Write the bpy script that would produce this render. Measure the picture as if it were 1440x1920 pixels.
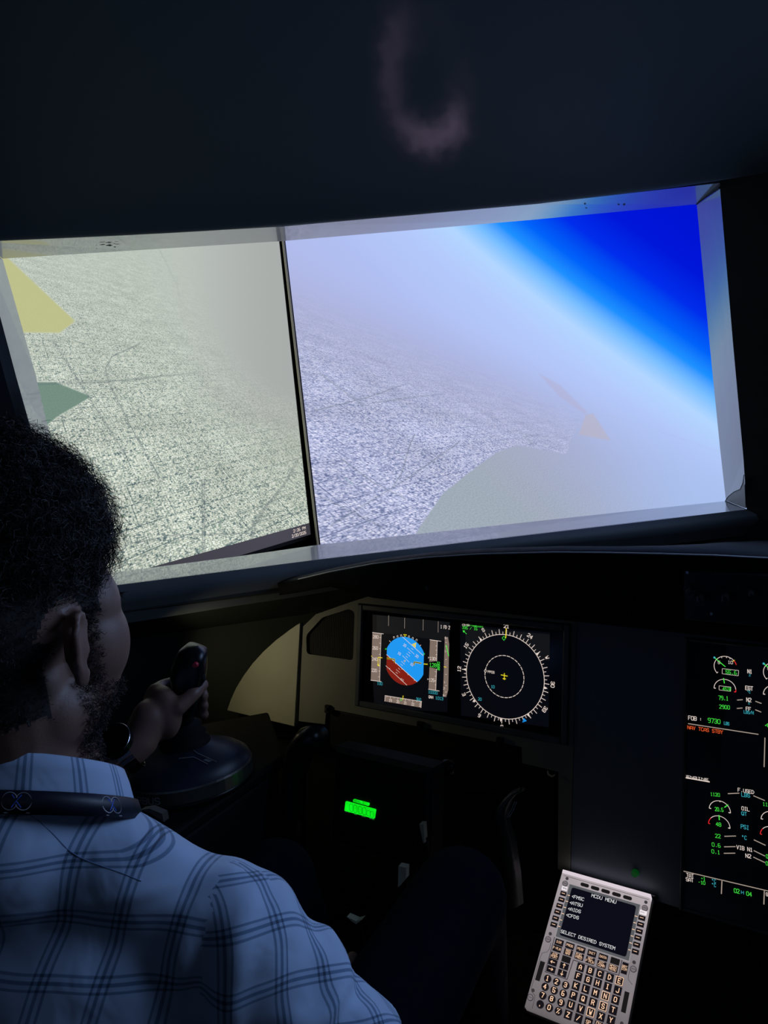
import bpy, bmesh, math, random
import numpy as np
from mathutils import Vector, Matrix
for o in list(bpy.data.objects): bpy.data.objects.remove(o)
random.seed(7); RS = np.random.RandomState(5)
PI = math.pi
scene = bpy.context.scene
COL = scene.collection

# ---------------- camera ----------------
F = 1376.51; YAW, PITCH, ROLL = .5747, .1533, .0820
CF = np.array([-math.sin(YAW)*math.cos(PITCH), math.cos(YAW)*math.cos(PITCH), -math.sin(PITCH)])
_r = np.array([math.cos(YAW), math.sin(YAW), 0.]); _u = np.cross(_r, CF)
CR = _r*math.cos(ROLL)-_u*math.sin(ROLL); CU = _u*math.cos(ROLL)+_r*math.sin(ROLL)
CP = np.array([0, 0, 1.42])
cam = bpy.data.cameras.new('camera'); camo = bpy.data.objects.new('camera', cam); COL.objects.link(camo)
cam.sensor_fit = 'VERTICAL'; cam.sensor_height = 32.; cam.lens = F/1920*32.; cam.clip_start = .02
m = Matrix.Identity(4)
for i in range(3):
    m[i][0] = CR[i]; m[i][1] = CU[i]; m[i][2] = -CF[i]; m[i][3] = CP[i]
camo.matrix_world = m
scene.camera = camo
# ---------------- world, light, exposure ----------------
w = bpy.data.worlds.new('world'); scene.world = w; w.use_nodes = True
w.node_tree.nodes['Background'].inputs[0].default_value = (.35, .5, 1, 1)
w.node_tree.nodes['Background'].inputs[1].default_value = 0.0
vs = scene.view_settings
vs.view_transform = 'Standard'; vs.look = 'None'; vs.exposure = 0; vs.gamma = 1; vs.use_curve_mapping = False
def area(name, loc, target, size, power, col, spread=PI):
    l = bpy.data.lights.new(name, 'AREA'); l.size = size; l.energy = power; l.color = col; l.spread = spread
    o = bpy.data.objects.new(name, l); COL.objects.link(o); o.location = loc
    o.rotation_euler = (Vector(target)-Vector(loc)).to_track_quat('-Z', 'Y').to_euler(); return o
# added blue fill from high front right, brightens the shirt
area('front_fill_light', (.35, 1.25, 1.80), (-.45, .35, 1.05), .85, 5.4, (.38, .58, 1.0), 2.2)
# added weak fill from behind the seats, lifts shirt back and panel
area('rear_fill_light', (.35, -.75, 1.85), (-.5, .9, .9), .5, .16, (.55, .72, 1.0), 2.4)
# added small warm fill under the left sill, brightens the side plate
area('warm_fill_light', (-1.24, .93, .96), (-1.02, 1.19, .80), .05, .11, (1.0, .88, .52), 1.9)

# added spot beside the camera, its pattern makes the ceiling's faint pink ring
sl = bpy.data.lights.new('added_pink_ring_spot', 'SPOT'); sl.energy = 130.0; sl.color = (1, .42, .54); sl.spot_size = .34; sl.spot_blend = .1; sl.shadow_soft_size = .002
slo = bpy.data.objects.new('added_pink_ring_spot', sl); COL.objects.link(slo)
_d = CR*46+CU*786+CF*F; _d /= np.linalg.norm(_d); _x = np.cross(_d, CU); _x /= np.linalg.norm(_x); _y = np.cross(_x, _d)
_m = Matrix.Identity(4)
for i in range(3): _m[i][0] = _x[i]; _m[i][1] = _y[i]; _m[i][2] = -_d[i]; _m[i][3] = (.05, -.03, 1.40)[i]
slo.matrix_world = _m
sl.use_nodes = True; _t = sl.node_tree; _N = _t.nodes; _L = _t.links; _e = [n for n in _N if n.type == 'EMISSION'][0]
_tc = _N.new('ShaderNodeTexCoord'); _s = _N.new('ShaderNodeSeparateXYZ'); _L.new(_tc.outputs['Normal'], _s.inputs[0])
def _mm(op, a, b=None, c=None):
    n = _N.new('ShaderNodeMath'); n.operation = op
    for i, q in enumerate((a, b, c)):
        if q is None: continue
        if isinstance(q, (int, float)): n.inputs[i].default_value = q
        else: _L.new(q, n.inputs[i])
    return n.outputs[0]
_az = _mm('ABSOLUTE', _s.outputs[2]); _X = _mm('DIVIDE', _s.outputs[0], _az); _Y = _mm('DIVIDE', _s.outputs[1], _az)
_xx = _mm('DIVIDE', _mm('ADD', _X, _mm('MULTIPLY', _Y, .12)), .040); _yy = _mm('DIVIDE', _Y, .048)
_yy = _mm('MULTIPLY', _yy, _mm('SUBTRACT', 1.0, _mm('MULTIPLY', _mm('GREATER_THAN', _yy, 0.0), .35)))
_rr = _mm('SQRT', _mm('ADD', _mm('MULTIPLY', _xx, _xx), _mm('MULTIPLY', _yy, _yy)))
_nz = _N.new('ShaderNodeTexNoise'); _nz.inputs['Scale'].default_value = 60; _L.new(_tc.outputs['Normal'], _nz.inputs['Vector'])
_g = _mm('DIVIDE', _mm('SUBTRACT', _mm('ADD', _rr, _mm('MULTIPLY', _mm('SUBTRACT', _nz.outputs['Fac'], .5), .5)), 1.0), .33); _g = _mm('EXPONENT', _mm('MULTIPLY', _mm('MULTIPLY', _g, _g), -1.0))
_an = _mm('DIVIDE', _mm('ADD', _mm('MULTIPLY', _xx, .45), _mm('MULTIPLY', _yy, -1.0)), _mm('ADD', _rr, .2))
_w = _mm('ADD', .14, _mm('MULTIPLY', _mm('MAXIMUM', _an, 0.0), 1.0)); _w = _mm('ADD', _w, _mm('MULTIPLY', _mm('MAXIMUM', _mm('MULTIPLY', _xx, -1.0), 0.0), .16))
_q = _mm('SUBTRACT', 1.0, _mm('MULTIPLY', _mm('MINIMUM', _mm('MAXIMUM', _mm('ADD', _xx, _yy), 0.0), 1.0), .85))
_L.new(_mm('MULTIPLY', _mm('MULTIPLY', _g, _w), _mm('MAXIMUM', _q, .1)), _e.inputs['Strength'])

# ---------------- helpers ----------------
def ray(x, y): return CR*(x-720)+CU*(960-y)+CF*F
def at(x, y, d): return CP+ray(x, y)*d/F
def onp(x, y, p0, n):
    d = ray(x, y); return CP+d*(np.dot(np.asarray(p0)-CP, n)/np.dot(d, n))
def nrm(v): v = np.asarray(v, float); return v/np.linalg.norm(v)
def V(*a): return np.array(a, float)

class Fr:                                   # a local frame on a real surface
    def __init__(s, o, x, y):
        s.o = np.asarray(o, float); s.x = nrm(x); s.n = nrm(np.cross(s.x, y)); s.y = np.cross(s.n, s.x)
    def __call__(s, u, v, h=0): return s.o+s.x*u+s.y*v+s.n*h
    def uv(s, x, y):
        p = onp(x, y, s.o, s.n)-s.o; return (float(p@s.x), float(p@s.y))

class MB:
    def __init__(s): s.v = []; s.f = []; s.m = []
    def add(s, vs_, fs, mi=0):
        b = len(s.v); s.v.extend([tuple(map(float, p)) for p in vs_])
        for f in fs: s.f.append(tuple(b+i for i in f)); s.m.append(mi)
        return s
    def quad(s, a, b, c, d, mi=0): return s.add([a, b, c, d], [(0, 1, 2, 3)], mi)
    def prism(s, pts, ext, mi=0):            # polygon (3-D points) extruded along ext
        n = len(pts); pts = [np.asarray(p, float) for p in pts]; e = np.asarray(ext, float)
        vs_ = pts+[p+e for p in pts]
        fs = [tuple(range(n))[::-1], tuple(range(n, 2*n))]+[(i, (i+1) % n, n+(i+1) % n, n+i) for i in range(n)]
        return s.add(vs_, fs, mi)
    def box(s, fr, u0, u1, v0, v1, h0, h1, mi=0, bev=0):
        if bev:
            b = bev
            lo = [fr(u0, v0, h0), fr(u1, v0, h0), fr(u1, v1, h0), fr(u0, v1, h0)]
            mid = [fr(u0, v0, h1-b), fr(u1, v0, h1-b), fr(u1, v1, h1-b), fr(u0, v1, h1-b)]
            hi = [fr(u0+b, v0+b, h1), fr(u1-b, v0+b, h1), fr(u1-b, v1-b, h1), fr(u0+b, v1-b, h1)]
            fs = [(3, 2, 1, 0), (8, 9, 10, 11)]
            for k in (0, 4): fs += [(k+i, k+(i+1) % 4, k+4+(i+1) % 4, k+4+i) for i in range(4)]
            return s.add(lo+mid+hi, fs, mi)
        return s.prism([fr(u0, v0, h0), fr(u1, v0, h0), fr(u1, v1, h0), fr(u0, v1, h0)], fr.n*(h1-h0), mi)
    def cyl(s, fr, u, v, r, h0, h1, n=16, mi=0, r1=None, ends=True):
        r1 = r if r1 is None else r1
        a = [fr(u+r*math.cos(2*PI*i/n), v+r*math.sin(2*PI*i/n), h0) for i in range(n)]
        b = [fr(u+r1*math.cos(2*PI*i/n), v+r1*math.sin(2*PI*i/n), h1) for i in range(n)]
        fs = [(i, (i+1) % n, n+(i+1) % n, n+i) for i in range(n)]
        if ends: fs += [tuple(range(n))[::-1], tuple(range(n, 2*n))]
        return s.add(a+b, fs, mi)
    def tube(s, pts, r, n=8, mi=0, cap=True, flat=1.0):
        P = [np.asarray(p, float) for p in pts]; k = len(P)
        R_ = [r]*k if not hasattr(r, '__len__') else r
        ref = None; vs_ = []
        for i in range(k):
            t = nrm(P[min(i+1, k-1)]-P[max(i-1, 0)])
            if ref is None:
                ref = nrm(np.cross(t, V(0.31, .2, .93))) if abs(t@nrm(V(.31, .2, .93))) < .95 else nrm(np.cross(t, V(1, 0, 0)))
            ref = nrm(ref-t*(ref@t)); bb = np.cross(t, ref)
            for j in range(n):
                a = 2*PI*j/n; vs_.append(P[i]+R_[i]*(ref*math.cos(a)+bb*math.sin(a)*flat))
        fs = [(i*n+j, i*n+(j+1) % n, (i+1)*n+(j+1) % n, (i+1)*n+j) for i in range(k-1) for j in range(n)]
        if cap: fs += [tuple(range(n))[::-1], tuple(range((k-1)*n, k*n))]
        return s.add(vs_, fs, mi)
    def loft(s, rows, mi=0, close=False):     # rows of equal-length point lists
        n = len(rows[0]); vs_ = [p for r_ in rows for p in r_]
        fs = [(i*n+j, i*n+(j+1) % n, (i+1)*n+(j+1) % n, (i+1)*n+j) for i in range(len(rows)-1) for j in range(n if close else n-1)]
        return s.add(vs_, fs, mi)
    def ell(s, c, r, ax=None, nu=20, nv=12, mi=0):
        c = np.asarray(c, float); r = (r, r, r) if not hasattr(r, '__len__') else r
        ax = [V(1, 0, 0), V(0, 1, 0), V(0, 0, 1)] if ax is None else ax
        vs_ = [c+ax[2]*r[2]]; fs = []
        for i in range(1, nv):
            t = PI*i/nv
            for j in range(nu):
                p = 2*PI*j/nu; vs_.append(c+ax[0]*r[0]*math.sin(t)*math.cos(p)+ax[1]*r[1]*math.sin(t)*math.sin(p)+ax[2]*r[2]*math.cos(t))
        vs_.append(c-ax[2]*r[2]); L = len(vs_)-1
        for j in range(nu):
            fs.append((0, 1+j, 1+(j+1) % nu)); fs.append((L, L-nu+(j+1) % nu, L-nu+j))
        for i in range(nv-2):
            for j in range(nu): a = 1+i*nu; fs.append((a+j, a+nu+j, a+nu+(j+1) % nu, a+(j+1) % nu))
        return s.add(vs_, fs, mi)
    def cap(s, a, b, ra, rb, n=20):           # capsule / tapered limb
        a = np.asarray(a, float); b = np.asarray(b, float); d = nrm(b-a); pts = []; rr = []
        for k in range(6): t = PI/2*(1-k/6.); pts.append(a-d*ra*math.sin(t)); rr.append(max(ra*math.cos(t), 1e-4))
        pts.append(a); rr.append(ra); pts.append((a+b)/2); rr.append((ra+rb)/2); pts.append(b); rr.append(rb)
        for k in range(1, 7): t = PI/2*k/6.; pts.append(b+d*rb*math.sin(t)); rr.append(max(rb*math.cos(t), 1e-4))
        return s.tube(pts, rr, n)
    def build(s, name, mats, parent=None, smooth=False, loc=None, bevel=0, seg=2, recalc=True):
        me = bpy.data.meshes.new(name)
        base = np.zeros(3)
        if parent is not None:
            base = np.array(parent.get('_w', (0, 0, 0)))
        o_loc = base if loc is None else np.asarray(loc, float)
        me.from_pydata([tuple(np.array(p)-o_loc) for p in s.v], [], s.f)
        if not isinstance(mats, (list, tuple)): mats = [mats]
        for q in mats: me.materials.append(q)
        me.polygons.foreach_set('material_index', s.m)
        if smooth: me.polygons.foreach_set('use_smooth', [True]*len(me.polygons))
        me.update()
        if recalc:
            bm = bmesh.new(); bm.from_mesh(me); bmesh.ops.recalc_face_normals(bm, faces=bm.faces); bm.to_mesh(me); bm.free()
        o = bpy.data.objects.new(name, me); COL.objects.link(o)
        if parent is not None: o.parent = parent
        o.location = tuple(o_loc-base)
        o['_w'] = tuple(map(float, o_loc))
        if bevel:
            b = o.modifiers.new('bevel', 'BEVEL'); b.width = bevel; b.segments = seg; b.limit_method = 'ANGLE'
        return o

def empty(name, loc, label, cat, group=None):
    o = bpy.data.objects.new(name, None); COL.objects.link(o); o.location = tuple(loc); o['_w'] = tuple(map(float, loc))
    o.empty_display_size = .05
    o['label'] = label; o['category'] = cat
    if group: o['group'] = group
    return o
def tag(o, label, cat, group=None):
    o['label'] = label; o['category'] = cat
    if group: o['group'] = group
    return o
def struct(o): o['kind'] = 'structure'; return o

# ---------------- materials ----------------
def srgb(r, g, b):
    f = lambda c: (c/255/12.92) if c/255 <= .04045 else ((c/255+.055)/1.055)**2.4
    return (f(r), f(g), f(b))
def mat(name, col, rough=.5, metal=0., noise=None, bump=None, coat=0., var=.25, spec=.5, sheen=0., aniso=None):
    m = bpy.data.materials.new(name); m.use_nodes = True; nt = m.node_tree; N = nt.nodes; L = nt.links
    b = N['Principled BSDF']; b.inputs['Base Color'].default_value = (*col, 1); b.inputs['Roughness'].default_value = rough
    b.inputs['Metallic'].default_value = metal; b.inputs['Coat Weight'].default_value = coat
    b.inputs['Specular IOR Level'].default_value = spec; b.inputs['Sheen Weight'].default_value = sheen
    tc = N.new('ShaderNodeTexCoord')
    if noise:
        mp = N.new('ShaderNodeMapping'); L.new(tc.outputs['Object'], mp.inputs[0])
        if aniso: mp.inputs['Scale'].default_value = aniso
        n = N.new('ShaderNodeTexNoise'); n.inputs['Scale'].default_value = noise; n.inputs['Detail'].default_value = 5
        L.new(mp.outputs[0], n.inputs['Vector'])
        r = N.new('ShaderNodeValToRGB'); r.color_ramp.elements[0].position = .3; r.color_ramp.elements[1].position = .7
        r.color_ramp.elements[0].color = (*[c*(1-var) for c in col], 1); r.color_ramp.elements[1].color = (*[min(1, c*(1+var)) for c in col], 1)
        L.new(n.outputs['Fac'], r.inputs[0]); L.new(r.outputs[0], b.inputs['Base Color'])
        rr = N.new('ShaderNodeMapRange'); rr.inputs['To Min'].default_value = rough*.8; rr.inputs['To Max'].default_value = min(1, rough*1.2)
        L.new(n.outputs['Fac'], rr.inputs[0]); L.new(rr.outputs[0], b.inputs['Roughness'])
    if bump:
        n2 = N.new('ShaderNodeTexNoise'); n2.inputs['Scale'].default_value = bump[0]; n2.inputs['Detail'].default_value = 4
        L.new(tc.outputs['Object'], n2.inputs['Vector'])
        bp = N.new('ShaderNodeBump'); bp.inputs['Strength'].default_value = bump[1]; bp.inputs['Distance'].default_value = bump[2] if len(bump) > 2 else .002
        L.new(n2.outputs['Fac'], bp.inputs['Height']); L.new(bp.outputs[0], b.inputs['Normal'])
    return m
def emat(name, col, s=1.0):
    m = bpy.data.materials.new(name); m.use_nodes = True; b = m.node_tree.nodes['Principled BSDF']
    b.inputs['Base Color'].default_value = (.01, .01, .01, 1); b.inputs['Roughness'].default_value = .4
    b.inputs['Emission Color'].default_value = (*col, 1); b.inputs['Emission Strength'].default_value = s; return m
M_liner = mat('dark_ceiling_liner', (.042, .070, .092), .62, noise=3, bump=(160, .08, .0006), var=.08, spec=.25)
M_walld = mat('dark_wall_liner', (.03, .035, .045), .6, noise=5, bump=(90, .2))
M_wallo = mat('olive_side_lining', (.032, .038, .036), .7, noise=4, bump=(60, .2), var=.12)
M_white = mat('painted_window_frame', (.52, .53, .56), .2, coat=.8, spec=.9, noise=9, bump=(14, .12, .004), var=.10, aniso=(1, 1, .25))
M_chamf = mat('grey_sill_roll', (.16, .175, .19), .55, noise=8, bump=(50, .2), var=.12)
M_black = mat('black_plastic', (.003, .0035, .0045), .7, noise=20, bump=(300, .15, .0005), spec=.2)
M_blackg = mat('black_gloss', (.004, .005, .007), .32, noise=8, spec=.35)
M_leather = mat('black_glareshield_leather', (.004, .0045, .006), .7, spec=.12, noise=30, bump=(220, .4, .0008))
M_panel = mat('grey_panel_paint', (.14, .143, .12), .55, noise=12, bump=(200, .1, .0004), var=.08)
M_panelc = mat('blue_grey_panel_paint', (.085, .115, .15), .5, noise=10, bump=(200, .1, .0004), var=.08)
M_bezel = mat('display_bezel_plastic', (.05, .06, .075), .45, noise=15)
M_hole = mat('dark_recess', (.003, .003, .004), .8)
M_screw = mat('black_screw', (.003, .003, .003), .5)
M_steel = mat('worn_steel', (.45, .45, .47), .25, metal=1., noise=60)
M_tan = mat('cream_plastic', (.42, .38, .27), .5, noise=20)
M_floor = mat('dark_floor_carpet', (.02, .021, .024), .95, noise=80, bump=(400, .6, .002))
M_glass = mat('display_glass', (.004, .004, .006), .12, spec=.5)
M_red = mat('red_button', (.5, .02, .04), .35)
M_gun = mat('gunmetal_band', (.14, .135, .115), .3, metal=.7, noise=20)
M_basep = mat('navy_black_plastic', (.010, .014, .028), .42, noise=12)
M_greyp = mat('grey_line_paint', (.25, .26, .27), .5)
E_white = emat('display_white', srgb(232, 215, 205), 1.0)
E_grey = emat('display_scale_grey', srgb(125, 108, 98), 1.0)
E_green = emat('display_green', srgb(70, 235, 70), 1.0)
E_cyan = emat('display_cyan', srgb(60, 175, 190), 1.0)
E_yellow = emat('display_yellow', srgb(235, 215, 40), 1.0)
E_amber = emat('display_amber', srgb(245, 95, 45), 1.0)
E_red = emat('display_red', srgb(225, 40, 45), 1.0)
E_blue = emat('attitude_sky_blue', srgb(28, 150, 240), 1.0)
E_brown = emat('attitude_ground_brown', srgb(128, 28, 18), 1.0)
E_dk = emat('display_dark_glow', srgb(5, 6, 12), 1.0)
E_dk2 = emat('display_grey_glow', srgb(18, 19, 22), 1.0)
E_blk = emat('display_black', (.0005, .0005, .0008), 1.0)
E_line = emat('display_dim_line', srgb(165, 150, 138), 1.0)
MATD = [E_white, E_grey, E_green, E_cyan, E_yellow, E_amber, E_red, E_blue, E_brown, E_dk, E_dk2, E_blk, E_line]
W_, G_, GR, CY, YE, AM, RE, BL, BR, DK, DG, BK, LN = range(13)

# ---------------- stroke lettering ----------------
GL = {'0':'010516364541301001','1':'152620|1030','2':'051636454400 40','3':'05163645443313|334241301001','4':'30360242',
'5':'460603334241301001','6':'36160501103041423303','7':'064620','8':'1304051636454433130201103041423 3','9':'431304051636454130 10',
'A':'0004264440|0242','B':'00063645443303|3342413000','C':'4536160501103041','D':'00062644422000','E':'46060040|0333','F':'460600|0333',
'G':'45361605011030414323','H':'0006|4046|0343','I':'2026|1030|1636','J':'4641301001','K':'0006|460340','L':'060040','M':'0006234640',
'N':'00064046','O':'010516364541301001','P':'00063645443303','Q':'010516364541301001|2240','R':'00063645443303|2340','S':'453616050413334241301001',
'T':'0646|2620','U':'060110304146','V':'062046','W':'0610233046','X':'0046|0640','Y':'062346|2320','Z':'06460040','.':'2021','/':'0046',':':'2122|2425',
'-':'1333','+':'1333|2224','<':'451341','>':'054301','%':'0046|0516|3041','*':'0516251405','c':'4435 1504021131 42'}
def seg(mb, p, q, w, mi, n, ext=.5):
    d = q-p; L = np.linalg.norm(d)
    if L < 1e-7: return
    d = d/L; s_ = np.cross(n, d)*w/2; e = d*w*ext
    mb.quad(p-e-s_, q+e-s_, q+e+s_, p-e+s_, mi)
def text(mb, fr, p0, p1, h, txt, mi, wt=.11, lift=.0004):
    """stroke text from p0 to p1 (u,v of the baseline ends), letter height h"""
    p0 = np.array(p0); p1 = np.array(p1); d = p1-p0; L = np.linalg.norm(d); d = d/L; nn = np.array([-d[1], d[0]])
    adv = L/len(txt); cw = adv*.76/4
    for i, ch in enumerate(txt):
        g = GL.get(ch)
        if not g: continue
        for st in g.replace(' ', '').split('|'):
            pts = [(int(st[k]), int(st[k+1])) for k in range(0, len(st), 2)]
            Q = [p0+d*(adv*i+x*cw)+nn*(y*h/6) for x, y in pts]
            for a, b in zip(Q[:-1], Q[1:]): seg(mb, fr(*a, lift), fr(*b, lift), wt*h, mi, fr.n)
def line(mb, fr, a, b, w, mi, lift=.0004, ext=0): seg(mb, fr(*a, lift), fr(*b, lift), w, mi, fr.n, ext)
def arc(mb, fr, c, R, a0, a1, w, mi, n=40, lift=.0004, dash=None):
    for i in range(n):
        if dash and i % dash[0] >= dash[1]: continue
        x0 = math.radians(a0+(a1-a0)*i/n); x1 = math.radians(a0+(a1-a0)*(i+1)/n)
        line(mb, fr, (c[0]+R*math.cos(x0), c[1]+R*math.sin(x0)), (c[0]+R*math.cos(x1), c[1]+R*math.sin(x1)), w, mi, lift, .15)
def poly(mb, fr, pts, mi, lift=.0003):
    mb.add([fr(*p, lift) for p in pts], [tuple(range(len(pts)))], mi)
def clip(pts, a, n):                         # keep side where (p-a).n >= 0
    out = []
    for i in range(len(pts)):
        p = np.array(pts[i]); q = np.array(pts[(i+1) % len(pts)]); dp = (p-a)@n; dq = (q-a)@n
        if dp >= 0: out.append(tuple(p))
        if dp*dq < 0: out.append(tuple(p+(q-p)*dp/(dp-dq)))
    return out
# =================== the cockpit shell ===================
# window plane: two facets meeting in a bend line
DT, DB = 1.45, 1.60
TM = at(527, 425, DT); BM = at(605, 1048, DB)
def hdir(a): return V(math.cos(math.radians(a)), math.sin(math.radians(a)), 0)
H1, H2 = hdir(35.5), hdir(44.3)
def facet(h):
    n = nrm(np.cross(h, TM-BM)); n = -n if n@(CP-TM) < 0 else n; return n
N1, N2 = facet(H1), facet(H2)
RD = .13                                    # reveal depth
O1 = lambda x, y: onp(x, y, TM, N1)
O2 = lambda x, y: onp(x, y, TM, N2)
I1 = lambda x, y: onp(x, y, TM-N1*RD, N1)
I2 = lambda x, y: onp(x, y, TM-N2*RD, N2)
# outer (room side) and inner (screen side) edge of the opening
oT = [O2(-37, 453), O2(250, 440.5), TM, O1(1000, 383), O1(1350, 343)]
iT = [I2(5, 485), I2(260, 469), I1(530, 452), I1(1000, 412), I1(1306, 383)]
oB = [O2(140, 1107), O2(440, 1069), BM, O1(1240, 974), O1(1400, 955)]
iB = [I2(170, 1079), I2(440, 1044), I1(600, 1021), I1(1240, 952), I1(1361, 939.5)]
def strip(a, b, name, mt, parent, thick, bev=.002):
    mb = MB(); n = len(a)
    a2 = [p+thick for p in a]; b2 = [p+thick for p in b]
    mb.loft([a, b]); mb.loft([a2, b2]); mb.loft([a, a2]); mb.loft([b, b2])
    mb.quad(a[0], b[0], b2[0], a2[0]); mb.quad(a[-1], b[-1], b2[-1], a2[-1])
    return mb.build(name, mt, parent, bevel=bev)
up = V(0, 0, .02)
jR = [O1(1350, 354), O1(1374, 640), O1(1394, 860), O1(1400, 953)]
jRi = [I1(1306.5, 384), I1(1330, 640), I1(1350, 840), I1(1361, 938)]
win = struct(strip(oT, iT, 'window_1', M_white, None, up))
win['label'] = 'pale grey painted window surround with soft reflections of the screens'
strip(oB[:], iB[:], 'sill', M_white, win, -up)
strip(jR, jRi, 'right_jamb', M_white, win, H1*.02)
jL = [O2(-37, 454), O2(30, 705), O2(68, 840), O2(140, 1106)]
jLi = [I2(5, 486), I2(66, 700), I2(97, 830), I2(168, 1077)]
strip(jL, jLi, 'left_jamb', M_white, win, -H2*.02)
# curved corner cap at lower right and the seams between strips
mb = MB(); off = N1*.0015-H1*.002
cp = [(1361.5, 938), (1366, 931), (1377, 922), (1389, 917), (1394, 905), (1396, 890), (1399, 953)]
def jambp(x, y):
    a, b, c = jR[3], jRi[3], jRi[1]; n = nrm(np.cross(b-a, c-a)); return onp(x, y, a, n)+off
mb.add([jambp(*p) for p in cp], [tuple(range(len(cp)))])
mb.build('corner_cap', mat('corner_cap_grey', (.26, .27, .28), .45, noise=10), win)
mb = MB(); mb.tube([jambp(*p) for p in cp[:6]], .0009, 5); mb.tube([O1(1350, 352)+off, I1(1307, 383)+off], .0016, 5); mb.tube([jambp(1361, 939), jambp(1400, 955)], .0012, 5)
mb.build('seam', M_hole, win)
# chips in the paint of the frame
mb = MB()
def chip(fn, a, b, pl, x, y, w, h):
    n = nrm(np.cross(a-b, pl-b)); n = n if n@(CP-b) > 0 else -n
    k = 9; pts = []
    for i in range(k):
        t = 2*PI*i/k; q = (.5+random.random()*.6); pts.append(onp(x+w*math.cos(t)*q, y+h*math.sin(t)*q, b, n)+n*.0008)
    mb.add(pts, [tuple(range(k))])
for x, y, w_, h_ in ((205, 459, 9, 2.4), (192, 458, 7, 1.2), (215, 462, 3, 1.5), (220, 457, 6, .8), (181, 465, 1.4, .8)): chip(O2, oT[0], iT[0], oT[1], x, y, w_, h_)
for x, y, w_, h_ in ((912, 408, 1, 4), (914, 411, 2, 1.2), (1097, 382, 2, 1), (1099, 389, 2.5, 1.2), (1160, 383, 3, 1.3), (1170, 383, 2.5, 1.6), (1167, 393, 3, .8)): chip(O1, oT[2], iT[2], oT[3], x, y, w_, h_)
for x, y, w_, h_ in ((374, 1063.5, 5, 1.2), (369, 1062, 4, .8)): chip(O2, oB[0], iB[0], oB[1], x, y, w_, h_)
mb.build('paint_chips', M_hole, win)['label'] = 'dark chips in the grey paint'

# dark rolled sill below the frame (chamfer)
cB = [(140, 1145), (440, 1099), (560, 1082), (640, 1068), (700, 1058), (1000, 1024), (1240, 1003), (1400, 985), (1500, 972)]
def lerp_line(pts, x):
    for (a, b), (c, d) in zip(pts[:-1], pts[1:]):
        if a <= x <= c: return b+(d-b)*(x-a)/(c-a)
    return pts[0][1] if x < pts[0][0] else pts[-1][1]
obl = [(140, 1107), (440, 1069), (605, 1048), (1240, 974), (1400, 955), (1500, 944)]
xs = [60, 140, 220, 300, 440, 530, 600, 680, 800, 1000, 1240, 1400, 1500]
rows = [[], [], [], [], []]
for x in xs:
    fn, n = (O2, N2) if x < 605 else (O1, N1)
    y0 = lerp_line(obl, x)+(0 if x >= 140 else (140-x)*.13); y1 = lerp_line(cB, x)+(0 if x >= 140 else (140-x)*.15)
    a = fn(x, y0); b = fn(x, y1)
    rows[0].append(a); rows[1].append(a*.72+b*.28+n*.012); rows[2].append(a*.4+b*.6+n*.016); rows[3].append(b+n*.008); rows[4].append(b-n*.02-V(0, 0, .05))
mb = MB(); mb.loft(rows)
tr = struct(mb.build('trim_1', M_chamf, smooth=True)); tr['label'] = 'dark grey rounded sill roll under the windows'

# walls beside and below the openings, in the facet planes
zf = lambda p, z: p+(BM-TM)/(BM-TM)[2]*(z-p[2])
L2 = jL[0]-H2*.9
low = V(0, 0, 1)
bl = oB[0]; bm_ = BM
mb = MB(); mb.loft([[jL[0], jL[1], jL[2], jL[3]], [p-H2*.75 for p in (jL[0], jL[1], jL[2], jL[3])]])
struct(mb.build('wall_left', M_walld))
end = oB[0]-H2*.75
mb = MB()
def down(p, z): return V(p[0], p[1], z)
pts = [end, oB[0], oB[1], BM, O1(1240, 974), O1(1500, 944)]
pz = [p+(N2 if i < 3 else N1)*(-.004) for i, p in enumerate(pts)]
NB = V(-.08, .12, 0)
mb.loft([pz, [p-V(0, 0, .06) for p in pz], [down(p, p[2]-.16)+NB for p in pz], [down(p, 0)+NB for p in pz]])
wl = struct(mb.build('trim_2', M_wallo)); wl['label'] = 'olive grey lining below the side window'
mb = MB()
sideT = down(jL[0]-H2*.75, 2.2); sideB = down(end, 0)
mb.quad(down(end, 0), down(end, 2.2), V(end[0], -1.2, 2.2), V(end[0], -1.2, 0))
struct(mb.build('wall_side', M_walld))
# the first officer's side: the same opening mirrored about the centre line, dark post between
XC = -.10
mir = lambda p: V(2*XC-p[0], p[1], p[2])
mb = MB(); mb.loft([list(jR), [mir(p) for p in jR]])
mb.quad(jR[3], mir(jR[3]), V(mir(jR[3])[0], jR[3][1], 0), V(jR[3][0], jR[3][1], 0))
mb.quad(jR[0], mir(jR[0]), mir(oT[-1])+V(0, 0, .03), oT[-1]+V(0, 0, .03)); mb.add([jR[0], oT[-1]+V(0, 0, .03), iT[-1]+V(.0, 0, .03), iT[-1]], [(0, 1, 2, 3)])
struct(mb.build('wall_front', M_walld))
ML = lambda a: [mir(p) for p in a]
win2 = struct(strip(ML(oT), ML(iT), 'window_2', M_white, None, up))
win2['label'] = 'painted window surround on the far side of the centre post'
strip(ML(oB), ML(iB), 'sill', M_white, win2, -up)
strip(ML(jR), ML(jRi), 'left_jamb', M_white, win2, -H1*.02*V(-1, 1, 1))
strip(ML(jL), ML(jLi), 'right_jamb', M_white, win2, V(H2[0], -H2[1], 0)*.02)
mb = MB(); mb.loft([ML(r_) for r_ in rows]); struct(mb.build('trim_3', M_chamf, smooth=True))['label'] = 'rounded sill roll of the far side window'
mb = MB(); mb.loft([ML(pz), [mir(p-V(0, 0, .06)) for p in pz], [mir(down(p, p[2]-.16)+NB) for p in pz], [mir(down(p, 0)+NB) for p in pz]])
struct(mb.build('trim_4', M_wallo))
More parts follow.
